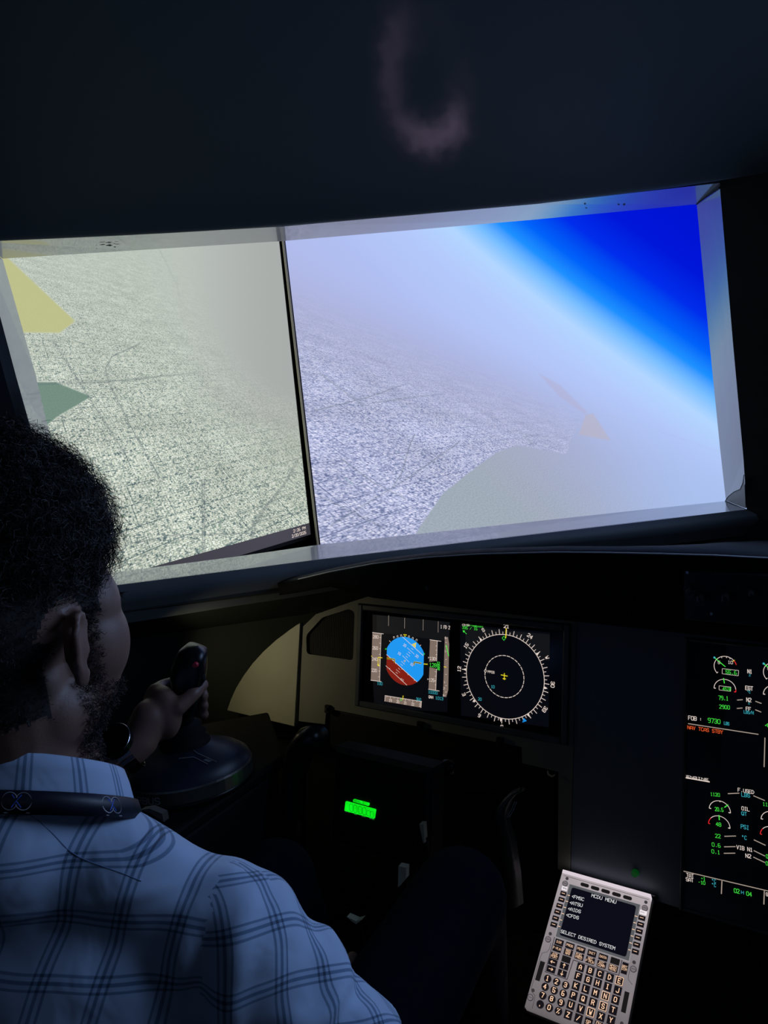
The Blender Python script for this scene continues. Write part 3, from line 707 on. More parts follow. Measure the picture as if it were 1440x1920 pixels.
# attitude ball
c0 = np.array(z(712, 788)); Rb = abs(z(712, 462)[1]-c0[1]); wl_b = (z(962, 800)[0]-z(462, 780)[0])/2
cc = [(c0[0]+Rb*math.cos(t), c0[1]+Rb*math.sin(t)) for t in np.linspace(0, 2*PI, 97)[:-1]]
cc = clip(clip(cc, c0-[wl_b, 0], np.array([1., 0])), c0+[wl_b, 0], np.array([-1., 0]))
ha = np.array(z(465, 700)); hb = np.array(z(878, 1070)); hd = nrm(hb-ha); hn = np.array([-hd[1], hd[0]])
poly(m1, PF, clip(cc, ha, hn), BL, -.0004); poly(m1, PF, clip(cc, ha, -hn), BR, -.0004)
Ln(m1, z, 465, 700, 878, 1070, px*.9, W_, 0); Ln(m1, z, 455, 850, 742, 1115, px*.8, W_, 0); Ln(m1, z, 680, 460, 962, 715, px*.8, W_, 0)
for a in ((745, 608, 840, 695), (680, 713, 770, 802), (735, 685, 782, 726), (758, 662, 790, 690), (725, 720, 752, 745), (800, 612, 826, 636), (665, 790, 712, 834), (655, 828, 684, 852), (622, 880, 650, 905), (595, 900, 645, 944), (590, 936, 618, 960)): Ln(m1, z, *a, px*.55, W_, 0)
for a in ((675, 890, 672, 902), (758, 965, 752, 976), (845, 1040, 838, 1052), (590, 815, 586, 826), (512, 886, 505, 896), (660, 1024, 654, 1034)): Ln(m1, z, *a, px*.8, W_, 0)
T(m1, z, 688, 578, 725, 606, 34, '20', W_, .14, 0); T(m1, z, 852, 722, 890, 752, 34, '20', W_, .14, 0); T(m1, z, 615, 688, 652, 716, 34, '10', W_, .14, 0); T(m1, z, 783, 835, 822, 862, 34, '10', W_, .14, 0)
T(m1, z, 655, 1040, 690, 1068, 26, '10', W_, .16, 0)
for P_ in ([(470, 750), (575, 765), (572, 808)], [(935, 818), (838, 802), (838, 845)]):
    for k in range(2):
        Ln(m1, z, *P_[k], *P_[k+1], px*2.6, YE, .0002); Ln(m1, z, *P_[k], *P_[k+1], px*1.5, BK, .0005)
poly(m1, PF, [tuple(c0+np.array([math.cos(a), math.sin(a)])*.0019) for a in np.linspace(0, 2*PI, 12)[:-1]], W_, .0004); poly(m1, PF, [tuple(c0+np.array([math.cos(a), math.sin(a)])*.0010) for a in np.linspace(0, 2*PI, 12)[:-1]], BK, .0005)
# bank scale
for x, y, dx, dy in ((505, 512, 14, 18), (930, 570, -14, 14)): Ln(m1, z, x, y, x+dx, y+dy, px*.9, W_, .0002)
for x, y, r_ in ((567, 470, -20), (615, 458, -12), (664, 446, -5), (768, 460, 8), (820, 482, 14), (871, 506, 22)):
    c_ = np.array(z(x, y)); a = math.radians(-r_); U_ = np.array([math.cos(a), math.sin(a)]); V_ = np.array([-U_[1], U_[0]]); w_, h_ = .0014, .0019
    q = [tuple(c_+U_*w_*sx+V_*h_*sy) for sx, sy in ((-1, -1), (-1, 1), (1, 1), (1, -1))]
    for i in range(3): line(m1, PF, q[i], q[i+1], px*.6, W_, .0002)
q = [z(698, 428), z(737, 432), z(715, 460)]
for i in range(3): line(m1, PF, q[i], q[(i+1) % 3], px*.9, YE, .0003)
Pg(m1, z, ((868, 538), (806, 562), (858, 608)), YE, .0001); 
for k in range(4): Ln(m1, z, 822+k*9, 556+k*1, 858+k*3, 560+k*12, px*.35, BL, .0004)
for x, y in ((458, 622), (972, 690)): Ln(m1, z, x-10, y, x+10, y-4, px*.7, GR, .0002); Ln(m1, z, x-10, y+10, x+10, y+8, px*.7, GR, .0002)
Ln(m1, z, 968, 827, 1022, 832, px*1.5, YE, .0003)
# altitude tape
Pg(m1, z, ((1052, 500), (1148, 514), (1140, 790), (1040, 800)), G_, -.0004); Pg(m1, z, ((1045, 870), (1140, 885), (1128, 1182), (1032, 1168)), G_, -.0004)
Ln(m1, z, 1050, 500, 1203, 522, px*.9, W_, 0); Ln(m1, z, 1030, 1168, 1180, 1193, px*.9, W_, 0); Ln(m1, z, 1150, 514, 1143, 790, px*.8, W_, 0); Ln(m1, z, 1142, 885, 1130, 1182, px*.8, W_, 0)
for y in (585, 645, 704): Ln(m1, z, 1128, y-2, 1150, y, px*.6, W_, 0)
for y in (935, 993, 1110): Ln(m1, z, 1118, y-2, 1138, y, px*.6, W_, 0)
T(m1, z, 1050, 772, 1135, 780, 40, '130', W_, .15, .0002); T(m1, z, 1040, 1060, 1120, 1070, 40, '125', W_, .15, .0002)
T(m1, z, 1028, 752, 1048, 754, 22, '>', W_, .2, .0002); T(m1, z, 1018, 1044, 1038, 1046, 22, '>', W_, .2, .0002)
Ln(m1, z, 1122, 755, 1145, 757, px*.6, W_, 0.0002); Ln(m1, z, 1112, 1052, 1135, 1054, px*.6, W_, 0.0002)
Pg(m1, z, ((1040, 800), (1190, 795), (1190, 905), (1045, 870)), BK, .0001)
T(m1, z, 1048, 862, 1148, 872, 48, '128', GR, .15, .0003); T(m1, z, 1152, 835, 1190, 838, 34, '52', GR, .17, .0003); T(m1, z, 1150, 872, 1188, 876, 34, '50', GR, .17, .0003); T(m1, z, 1150, 908, 1188, 912, 30, '48', GR, .17, .0003)
T(m1, z, 1030, 1222, 1160, 1240, 38, '10000', CY, .13, 0); T(m1, z, 1036, 1288, 1100, 1296, 34, 'QNH', W_, .17, 0); T(m1, z, 1128, 1304, 1235, 1318, 38, '1013', CY, .13, 0)
# vertical speed
Pg(m1, z, ((1252, 460), (1295, 466), (1310, 560), (1305, 760), (1298, 1180), (1270, 1275), (1228, 1268), (1240, 850)), G_, -.0004)
T(m1, z, 1255, 488, 1290, 492, 26, '6-', W_, .18, .0002); T(m1, z, 1252, 668, 1285, 672, 26, '1-', W_, .16, .0002); T(m1, z, 1240, 1084, 1275, 1090, 26, '1-', W_, .16, .0002); T(m1, z, 1234, 1168, 1270, 1174, 28, '2-', W_, .16, .0002); T(m1, z, 1230, 1262, 1268, 1268, 26, '6-', W_, .18, .0002)
for y in (535, 590, 766, 968, 1118, 1206): Ln(m1, z, 1262, y, 1278, y+2, px*.7, W_, .0002)
Ln(m1, z, 1272, 572, 1306, 720, px*1.5, GR, .0004); Ln(m1, z, 1240, 865, 1274, 870, px*1.3, YE, .0004)
# heading tape
Pg(m1, z, ((445, 1254), (942, 1335), (934, 1418), (440, 1332)), G_, -.0004)
Ln(m1, z, 445, 1254, 942, 1335, px*.8, W_, 0); Ln(m1, z, 447, 1254, 442, 1332, px*.8, W_, 0); Ln(m1, z, 936, 1335, 930, 1420, px*.8, W_, 0)
for i, s in enumerate(('19', '20', '21', '22', '23')):
    x = 500+i*101; y = 1335+i*17; 
    if i < 4: T(m1, z, x, y, x+40, y+6, 34, s, W_, .15, .0002)
    else: T(m1, z, x+5, y-2, x+25, y, 34, '2', W_, .15, .0002)
    if i < 5: Ln(m1, z, x+18, 1268+i*16, x+17, 1298+i*16, px*.6, W_, 0)
for x, y in ((470, 1260), (570, 1276), (773, 1309), (876, 1325)): Ln(m1, z, x, y, x-1, y+18, px*.5, W_, 0)
Ln(m1, z, 691, 1254, 687, 1312, px*1.3, YE, .0005); T(m1, z, 868, 1320, 935, 1330, 38, '360', CY, .13, .0003)
q = [z(652, 1305), z(664, 1292), z(676, 1309), z(664, 1326)]
for i in range(4): line(m1, PF, q[i], q[(i+1) % 4], px*.6, GR, .0005)
m1.build('symbology', MATD, s1, recalc=False)['label'] = 'lit speed, attitude, altitude and heading figures'
# compass rose
m2 = MB(); m2.fr = PF; z = qz(850, 1150, 7.2)
Pg(m2, z, ((88, 150), (1300, 260), (1285, 1540), (100, 1380)), DK, -.0008)
Pg(m2, z, ((160, 185), (1300, 285), (1300, 640), (160, 560)), DG, -.0007)
R0 = .0775
Pc = lambda r_, a: (r_*math.sin(math.radians(a)), r_*math.cos(math.radians(a)))
poly(m2, PF, [Pc(R0, a) for a in range(0, 360, 5)], DK, -.0006)
arc(m2, PF, (0, 0), R0, 0, 360, px*.95, W_, 120); arc(m2, PF, (0, 0), R0*.5, 0, 360, px*1.0, W_, 116, dash=(4, 3))
for k in range(72):
    a = k*5+1.55; L_ = .0095 if k % 2 == 0 else .0052; line(m2, PF, Pc(R0, a), Pc(R0+L_, a), px*(.95 if k % 2 == 0 else .8), W_)
for k, s in enumerate(('21', '24', 'W', '30', '33', 'N', '3', '6', 'E', '12', '15', 'S')):
    a = k*30+1.55; ce = np.array(Pc(R0+.0155, a)); t_ = np.array([math.cos(math.radians(a)), -math.sin(math.radians(a))]); nn = np.array([-t_[1], t_[0]]); w_ = .0028*len(s)
    if s == 'N': continue
    text(m2, PF, ce-t_*w_-nn*.003, ce+t_*w_-nn*.003, .0062, s, W_, .16)
for a in (-38, 52, 97, 183, 142, 272, 228): 
    p_ = [np.array(Pc(R0+.001, a-1.8)), np.array(Pc(R0+.001, a+1.8)), np.array(Pc(R0+.007, a))]; poly(m2, PF, p_, W_, .0005)
line(m2, PF, Pc(R0+.012, 1.0), Pc(R0-.006, 1.0), px*1.6, YE, .0007)
q = [z(684, 308), z(706, 336), z(684, 366), z(660, 330)]
for i in range(4): line(m2, PF, q[i], q[(i+1) % 4], px*.7, GR, .0007)
Ln(m2, z, 690, 808, 688, 898, px*1.3, YE); Ln(m2, z, 643, 830, 733, 848, px*1.3, YE); Ln(m2, z, 668, 880, 710, 886, px*1.3, YE)
q = [z(435, 752), z(455, 778), z(435, 800), z(418, 776)]
for i in range(4): line(m2, PF, q[i], q[(i+1) % 4], px*.6, W_, .0007)
T(m2, z, 468, 802, 560, 814, 30, 'PPOS', W_, .18); T(m2, z, 510, 1006, 562, 1012, 36, '10', CY, .13); T(m2, z, 336, 1172, 386, 1180, 36, '20', CY, .13)
T(m2, z, 122, 208, 330, 228, 34, '335 / 16', GR, .14); T(m2, z, 122, 166, 230, 172, 22, 'GS', W_, .2); T(m2, z, 180, 170, 320, 180, 14, '307TAS', GR, .2); T(m2, z, 265, 180, 405, 192, 16, 'AS230', GR, .2)
Ln(m2, z, 180, 280, 142, 242, px*.8, GR); Pg(m2, z, ((128, 228), (160, 236), (136, 260)), GR)
Pg(m2, z, ((950, 1412), (992, 1452), (935, 1472)), BL, .0006); T(m2, z, 948, 1455, 966, 1458, 20, '5', BK, .2, .0009)
m2.build('symbology', MATD, s2, recalc=False)['label'] = 'lit white compass rose with yellow aircraft'

# =================== engine display ===================
ed = display('engine_display_unit', 'tall centre display with engine dials reading 55.6 and 20.5', eu0, eu1, ev0, ev1, w_=.005)
vm = pu(1281, 1440)[1]
s3 = screen(ed, eu0+.004, eu1-.004, vm, ev1-.004, 'upper_screen'); s4 = screen(ed, eu0+.004, eu1-.004, ev0+.004, vm, 'lower_screen')
m3 = MB(); m3.fr = PF; z = qz(1270, 1190, 7.68); px = .00098
poly(m3, PF, RC(eu0+.012, eu1-.006, vm+.002, pu(1298, 1214)[1]), DK, -.0008); Ln(m3, z, 215, 180, 1900, 355, px*.5, DG, -.0002)
def gauge(mb, q, cx, cy, ex, ey, a0, a1, ra0=None, ra1=None, dx=0, dy=0):
    c_ = q(cx+dx, cy+dy); e_ = q(ex+dx, ey+dy); R_ = math.hypot(e_[0]-c_[0], e_[1]-c_[1])
    arc(mb, PF, c_, R_, a0, a1, px*.8, W_, 30)
    if ra0 is not None: arc(mb, PF, c_, R_, ra0, ra1, px*1.1, RE, 10)
    return np.array(c_), R_
pol = lambda c_, r_, a: (c_[0]+r_*math.cos(math.radians(a)), c_[1]+r_*math.sin(math.radians(a)))
for dx, dy in ((0, 0), (715, 88)):
    c_, R_ = gauge(m3, z, 692, 462, 692, 312, 225, 43, 43, 18, dx, dy)
    for a in (222, 112, 85, 65): line(m3, PF, pol(c_, R_, a), pol(c_, R_*.86, a), px*.7, W_)
    line(m3, PF, pol(c_, R_*1.25, 142), pol(c_, .0, 142), px*1.2, GR, .0006); poly(m3, PF, [pol(np.array(pol(c_, R_*1.25, 142)), .0016, t) for t in range(0, 360, 45)], CY, .0007)
    line(m3, PF, pol(c_, R_*1.1, 43), pol(c_, R_*.85, 43), px*.8, YE, .0006)
    T(m3, z, 585+dx, 418+dy, 622+dx, 422+dy, 42, '5', W_, .14); T(m3, z, 730+dx, 415+dy, 806+dx, 424+dy, 42, '10', W_, .15)
    q = [z(648+dx, 488+dy), z(882+dx, 515+dy), z(878+dx, 592+dy), z(646+dx, 562+dy)]
    for i in range(4): line(m3, PF, q[i], q[(i+1) % 4], px*.5, W_)
    T(m3, z, 698+dx, 558+dy, 862+dx, 578+dy, 50, '55.6', GR, .13)
    c_, R_ = gauge(m3, z, 685, 788, 685, 643, 180, 8, 8, -6, dx, dy)
    for a in (180,): line(m3, PF, pol(c_, R_, a), pol(c_, R_*.84, a), px*1.2, W_)
    line(m3, PF, pol(c_, R_, -7), pol(c_, R_*.84, -7), px*1.2, RE); line(m3, PF, pol(c_, R_*1.12, 97), pol(c_, R_*.6, 95), px*1.3, GR, .0006)
    q = [z(602+dx, 735+dy), z(770+dx, 755+dy), z(768+dx, 815+dy), z(602+dx, 795+dy)]
    for i in range(4): line(m3, PF, q[i], q[(i+1) % 4], px*.5, W_)
    line(m3, PF, z(766+dx, 757+dy), z(764+dx, 812+dy), px*1.0, GR, .0005)
    T(m3, z, 652+dx, 800+dy, 762+dx, 812+dy, 46, '453', GR, .13)
T(m3, z, 596, 935, 742, 948, 56, '79.1', GR, .13); T(m3, z, 606, 1060, 764, 1076, 52, '2900', GR, .13)
T(m3, z, 1012, 552, 1082, 560, 52, 'N1', W_, .17); T(m3, z, 1032, 598, 1060, 602, 30, '%', CY, .17); T(m3, z, 982, 792, 1096, 804, 54, 'EGT', W_, .17); T(m3, z, 1010, 838, 1056, 845, 34, '*C', CY, .15)
T(m3, z, 998, 962, 1072, 970, 54, 'N2', W_, .17); T(m3, z, 1022, 1002, 1048, 1006, 28, '%', CY, .17); T(m3, z, 990, 1090, 1066, 1098, 50, 'FF', W_, .17); T(m3, z, 960, 1132, 1104, 1148, 44, 'LBS/H', CY, .13)
for a in ((860, 942, 942, 935), (858, 1062, 938, 1055), (1125, 958, 1212, 990), (1122, 1080, 1208, 1115)): Ln(m3, z, *a, px*1.3, LN)
T(m3, z, 160, 1222, 285, 1240, 55, 'FOB', W_, .16); T(m3, z, 325, 1236, 352, 1240, 40, ':', W_, .2); T(m3, z, 442, 1262, 628, 1286, 62, '9730', GR, .13); T(m3, z, 674, 1294, 752, 1306, 42, 'LBS', CY, .14)
Ln(m3, z, 155, 1280, 1168, 1435, px*1.3, LN); T(m3, z, 150, 1356, 664, 1430, 48, 'NAV TCAS STBY', AM, .15); Ln(m3, z, 1262, 1482, 1250, 1905, px*1.3, LN); T(m3, z, 1265, 1325, 1330, 1335, 50, '4', GR, .13)
m3.build('symbology', MATD, s3, recalc=False)
m4 = MB(); m4.fr = PF; z = qz(1270, 1440, 7.384)
poly(m4, PF, RC(eu0+.0055, eu1-.006, ev0+.008, vm-.002), DK, -.0008)
T(m4, z, 130, 128, 440, 176, 26, 'ENGINE', W_, .25); Ln(m4, z, 118, 134, 448, 192, px*1.6, W_)
T(m4, z, 840, 322, 1070, 360, 46, 'F.USED', W_, .16); T(m4, z, 892, 392, 1014, 408, 48, 'LBS', CY, .15); T(m4, z, 462, 382, 596, 396, 44, '1120', GR, .13)
for a in ((700, 355, 858, 347), (1052, 382, 1212, 450), (652, 945, 812, 940), (1060, 993, 1222, 1070), (648, 1090, 806, 1087), (1058, 1142, 1214, 1218), (644, 1180, 802, 1178), (1052, 1232, 1214, 1308)): Ln(m4, z, *a, px*1.3, LN)
for dx, dy in ((0, 0), (722, 148)):
    c_, R_ = gauge(m4, z, 588, 592, 588, 455, 177, 1, None, None, dx, dy)
    for a in (177, 1): line(m4, PF, pol(c_, R_, a), pol(c_, R_*.82, a), px*1.2, W_)
    line(m4, PF, pol(c_, R_, 90), pol(c_, R_*.9, 90), px*1.2, W_); line(m4, PF, pol(c_, R_*1.1, 46), pol(c_, R_*.62, 46), px*1.3, GR, .0006)
    c_, R_ = gauge(m4, z, 580, 803, 580, 664, 142, 1, 178, 142, dx, dy); line(m4, PF, pol(c_, R_, 178), pol(c_, R_*.84, 178), px*1.1, RE); line(m4, PF, pol(c_, R_, 1), pol(c_, R_*.82, 1), px*1.3, W_)
    line(m4, PF, pol(c_, R_*1.1, 92), pol(c_, R_*.6, 90), px*1.3, GR, .0006)
T(m4, z, 524, 592, 644, 606, 50, '20.5', GR, .13); T(m4, z, 536, 800, 616, 812, 50, '48', GR, .13); T(m4, z, 528, 962, 608, 972, 50, '22', GR, .13)
T(m4, z, 482, 1082, 608, 1102, 50, '0.6', GR, .13); T(m4, z, 478, 1176, 600, 1196, 50, '0.1', GR, .13)
T(m4, z, 892, 580, 1008, 600, 48, 'OIL', W_, .16); T(m4, z, 892, 650, 972, 660, 46, 'QT', CY, .15); T(m4, z, 882, 832, 1000, 856, 52, 'PSI', CY, .14); T(m4, z, 900, 982, 966, 994, 50, '*C', CY, .14)
T(m4, z, 822, 1118, 1050, 1162, 50, 'VIB N1', W_, .16); T(m4, z, 948, 1236, 1030, 1250, 50, 'N2', W_, .17)
T(m4, z, 1186, 520, 1330, 540, 46, '1120', GR, .13); T(m4, z, 1232, 1246, 1330, 1262, 50, '0.8', GR, .13); T(m4, z, 1228, 1342, 1330, 1360, 50, '0.1', GR, .13)
Ln(m4, z, 75, 1424, 1400, 1735, px*1.3, LN); Ln(m4, z, 618, 1562, 610, 1742, px*1.4, LN); Ln(m4, z, 1205, 1698, 1198, 1888, px*1.4, LN)
T(m4, z, 130, 1504, 236, 1522, 48, 'TAT', W_, .16); T(m4, z, 124, 1562, 232, 1580, 48, 'SAT', W_, .16); T(m4, z, 330, 1548, 396, 1560, 44, '+1', GR, .14); T(m4, z, 294, 1600, 394, 1616, 44, '-10', GR, .14)
T(m4, z, 484, 1580, 540, 1592, 44, '*C', CY, .14); T(m4, z, 484, 1636, 540, 1648, 44, '*C', CY, .14); T(m4, z, 788, 1722, 870, 1738, 56, '02', GR, .14); T(m4, z, 886, 1738, 928, 1748, 40, 'H', CY, .16); T(m4, z, 958, 1762, 1038, 1780, 54, '04', GR, .14); T(m4, z, 1232, 1770, 1290, 1780, 46, 'GW', W_, .16)
m4.build('symbology', MATD, s4, recalc=False)

# =================== glareshield with the control unit ===================
lip = [(390, 1113, 1.27), (440, 1108, 1.235), (512, 1093.5, 1.18), (560, 1086, 1.13), (620, 1072, 1.10), (700, 1057, 1.08), (800, 1045, 1.075), (900, 1038.5, 1.07), (1040, 1035, 1.07), (1140, 1036, 1.07), (1240, 1038, 1.07), (1340, 1041, 1.07), (1440, 1046, 1.075)]
bot = [(390, 1115), (440, 1124), (512, 1118), (560, 1111), (620, 1100), (700, 1121), (800, 1133), (900, 1145), (1040, 1161), (1140, 1172), (1240, 1183), (1340, 1194), (1440, 1206)]
EY = V(0, 1, 0)
LP = [onp(x, y, V(0, d, 0), EY) for x, y, d in lip]; BP = [onp(x, y, V(0, lip[i][2]+.012, 0), EY) for i, (x, y) in enumerate(bot)]
for k in range(1, 9):
    LP.append(V(LP[12][0]+k*.1, 1.08, LP[12][2]-.002*k)); BP.append(V(BP[12][0]+k*.1, 1.09, BP[12][2]-.003*k))
def far(p):                                   # where the glareshield top meets the sill
    t = np.clip((p[0]+.97)/.75, 0, 1); return V(p[0]+(.02 if p[0] < -.6 else 0), min(1.22+t*.5, 1.74) if p[0] < .0 else max(1.25, 1.74-(p[0])*.55), 1.055+.02*t)
mb = MB()
far_ = []
for p in LP:
    q = V(p[0], 0, 0); 
    # intersect x = const with the facet plane and stay 6 cm short of it
    n, hh = (N2, H2) if p[0] < BM[0] else (N1, H1)
    xx = p[0] if p[0] < XC else 2*XC-p[0]; n, hh = (N2, H2) if xx < BM[0] else (N1, H1)
    yw = BM[1]+(xx-BM[0])*hh[1]/hh[0]; yw = min(yw, 1.80); far_.append(V(p[0], max(yw+.03, p[1]+.01), 1.035))
r0 = far_; r1 = [p*.5+q*.5+V(0, 0, .004) for p, q in zip(far_, LP)]; r2 = [p+V(0, .03, .003) for p in LP]; r3 = [p+V(0, .008, .002) for p in LP]
r5 = [p*.96+q*.04-V(0, .004, 0) for p, q in zip(LP, BP)]; r6 = [p*.1+q*.9 for p, q in zip(LP, BP)]
r8 = [V(p[0], max(1.27, p[1]+.01), p[2]+.01) for p in BP]
mb.loft([r0, r1, r2, r3, LP, r5, r6, BP, r8])
gl = empty('glareshield', V(-.3, 1.08, LP[8][2]), 'black padded glareshield with a thin bright edge, between windows and displays', 'glareshield')
mb.build('padded_hood', M_leather, gl, smooth=True)
mb = MB(); mb.tube([p+V(0, -.001, 0) for p in LP[3:]], .0014, 6)
mb.build('edge_highlight', mat('edge_highlight_pale', (.65, .66, .70), .28, spec=.8), gl)  # pale strip stands in for the highlight along the black edge
mb = MB()
for x, y in ((802, 1103),):
    p = onp(x, y, V(0, 1.078, 0), EY); f_ = Fr(p+V(0, .002, 0), V(1, 0, 0), V(0, 0, 1)); mb.cyl(f_, 0, 0, .0045, 0, .003, 12); mb.cyl(f_, 0, 0, .002, .003, .0045, 8)
mb.build('screw', mat('bright_screw', (.10, .10, .10), .3, metal=.8), gl)
# control unit at the right of the glareshield
cpt = onp(1283, 1068, V(0, 1.072, 0), EY); cpb = onp(1283, 1160, V(0, 1.072, 0), EY)
CFr = Fr(V(cpt[0], 1.074, cpb[2]), V(1, 0, 0), V(0, 0, 1)); ch = cpt[2]-cpb[2]
fcu = empty('flight_control_panel', CFr(.15, 0, 0), 'very dark control panel with round knobs set in the glareshield', 'control panel')
M_fcu = mat('dark_control_panel', (.012, .014, .018), .45, noise=20)
mb = MB(); mb.box(CFr, 0, .34, 0, ch, 0, .008, bev=.0015); mb.build('face', M_fcu, fcu)
def cf(x, y): p = onp(x, y, V(0, 1.066, 0), EY)-CFr.o; return p[0], p[2]
M_knob = mat('dark_knob', (.016, .017, .020), .3, noise=30)
for x, y, r_ in ((1292, 1104, .007), (1312, 1121, .013), (1358, 1121, .014), (1408, 1111, .008)):
    u, v = cf(x, y); mb = MB(); mb.cyl(CFr, u, v, r_, .008, .011, 24); mb.cyl(CFr, u, v, r_*.62, .011, .026, 20, r1=r_*.54); mb.box(CFr, u-.0008, u+.0008, v, v+r_*.5, .026, .0268, 1)
    mb.build('knob', [M_knob, M_greyp], fcu)
for x in (1384, 1434):
    u, v = cf(x, 1115); mb = MB(); mb.box(CFr, u-.0007, u+.0007, .008, ch-.012, .008, .0088); mb.build('divider_line', mat('dim_line', (.05, .05, .055), .4), fcu)
for x, y in ((1286, 1072.5), (1331.5, 1150)):
    u, v = cf(x, y); mb = MB(); mb.cyl(CFr, u+.002, v, .0022, .008, .0102, 10); mb.build('screw', M_steel, fcu)
for x, y in ((1292, 1117), (1398, 1111), (1420, 1112)):
    u, v = cf(x, y); mb = MB(); mb.box(CFr, u-.005, u+.005, v-.002, v+.002, .008, .010); mb.build('push_button', M_knob, fcu)

# =================== centre pedestal and keypad unit ===================
S_ = 1.0574; MW = .146
KO = V(-.4117, 1.1042, 1.42-.8296)
KF = Fr(KO, V(1, 0, 0), V(0, math.sin(S_), math.cos(S_)))
z = qz(970, 1610, 5.333, KF); z6 = qz(980, 1760, 6.0, KF)
ku = empty('keypad_unit', KF(MW/2, -.12), 'lit grey keypad unit whose small screen reads MCDU MENU', 'keypad')
def emat_tex(name, c0_, c1_, s=1.0, sc=8):
    m = emat(name, c0_, s); nt = m.node_tree; n = nt.nodes.new('ShaderNodeTexNoise'); n.inputs['Scale'].default_value = sc
    tc = nt.nodes.new('ShaderNodeTexCoord'); nt.links.new(tc.outputs['Object'], n.inputs['Vector'])
    r = nt.nodes.new('ShaderNodeValToRGB'); r.color_ramp.elements[0].color = (*c0_, 1); r.color_ramp.elements[1].color = (*c1_, 1); r.color_ramp.elements[0].position = .35; r.color_ramp.elements[1].position = .65
    nt.links.new(n.outputs['Fac'], r.inputs[0]); nt.links.new(r.outputs[0], nt.nodes['Principled BSDF'].inputs['Emission Color']); return m
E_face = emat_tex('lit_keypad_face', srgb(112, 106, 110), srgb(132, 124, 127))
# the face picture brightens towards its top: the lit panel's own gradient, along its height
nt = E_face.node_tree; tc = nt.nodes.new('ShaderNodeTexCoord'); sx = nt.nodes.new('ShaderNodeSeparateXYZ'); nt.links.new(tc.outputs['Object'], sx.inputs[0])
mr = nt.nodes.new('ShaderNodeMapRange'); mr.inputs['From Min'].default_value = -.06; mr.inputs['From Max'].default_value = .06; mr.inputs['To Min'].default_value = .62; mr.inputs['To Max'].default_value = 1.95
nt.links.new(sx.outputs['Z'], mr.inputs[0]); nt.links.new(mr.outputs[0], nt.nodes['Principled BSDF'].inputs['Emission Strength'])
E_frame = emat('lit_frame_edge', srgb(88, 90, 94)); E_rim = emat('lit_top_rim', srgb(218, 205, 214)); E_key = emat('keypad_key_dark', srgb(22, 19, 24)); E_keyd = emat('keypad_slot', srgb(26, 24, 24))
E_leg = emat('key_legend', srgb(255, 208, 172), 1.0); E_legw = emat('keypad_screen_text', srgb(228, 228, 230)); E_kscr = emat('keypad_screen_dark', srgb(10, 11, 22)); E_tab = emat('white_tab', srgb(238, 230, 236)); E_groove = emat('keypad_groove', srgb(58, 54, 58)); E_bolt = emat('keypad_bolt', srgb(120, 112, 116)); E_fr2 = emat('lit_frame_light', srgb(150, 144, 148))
KL = -z(68, 1478)[1]
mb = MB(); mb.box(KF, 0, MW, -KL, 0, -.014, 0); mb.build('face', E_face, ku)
mb = MB(); mb.box(KF, -.004, MW+.004, -KL-.004, .011, -.028, -.0145, bev=.001); mb.build('case', M_blackg, ku)
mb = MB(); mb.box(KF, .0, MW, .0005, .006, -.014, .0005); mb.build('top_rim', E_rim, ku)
mb = MB(); mb.box(KF, -.0045, -.0035, -KL, .011, -.015, -.012); mb.box(KF, -.004, MW+.004, .0105, .0115, -.015, -.012); mb.build('edge_line', mat('dim_metal_edge', (.3, .3, .32), .3, metal=.5), ku)
sq = [z(550, 283), z(1192, 482), z(1085, 990), z(420, 762)]
su0 = (sq[0][0]+sq[3][0])/2; su1 = (sq[1][0]+sq[2][0])/2; sv1 = (sq[0][1]+sq[1][1])/2; sv0 = (sq[2][1]+sq[3][1])/2
print('kscr', [tuple(np.round(q, 4)) for q in sq])
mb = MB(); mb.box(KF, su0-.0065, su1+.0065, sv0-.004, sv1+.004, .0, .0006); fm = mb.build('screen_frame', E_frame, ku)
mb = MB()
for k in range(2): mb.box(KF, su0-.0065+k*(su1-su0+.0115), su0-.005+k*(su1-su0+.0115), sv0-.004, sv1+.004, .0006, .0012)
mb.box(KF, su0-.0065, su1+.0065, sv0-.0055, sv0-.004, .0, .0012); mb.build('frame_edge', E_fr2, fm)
mb = MB(); mb.add([KF(*p, .0009) for p in rnd(RC(su0, su1, sv0, sv1), .004)], [tuple(range(20))]); sc_ = mb.build('screen', E_kscr, ku)
for a in ((742, 385, 992, 455, 30, 'MCDU MENU'), (540, 392, 670, 428, 30, '<FMSC'), (520, 455, 655, 488, 30, '<ATSU'), (502, 515, 638, 550, 30, '<AIDS'), (484, 578, 618, 612, 30, '<CFDS'), (434, 742, 980, 918, 30, 'SELECT DESIRED SYSTEM')):
    mb = MB(); mb.fr = KF; T(mb, z, *a, 0, .17, .0012); mb.build('menu_line', E_legw, sc_, recalc=False)
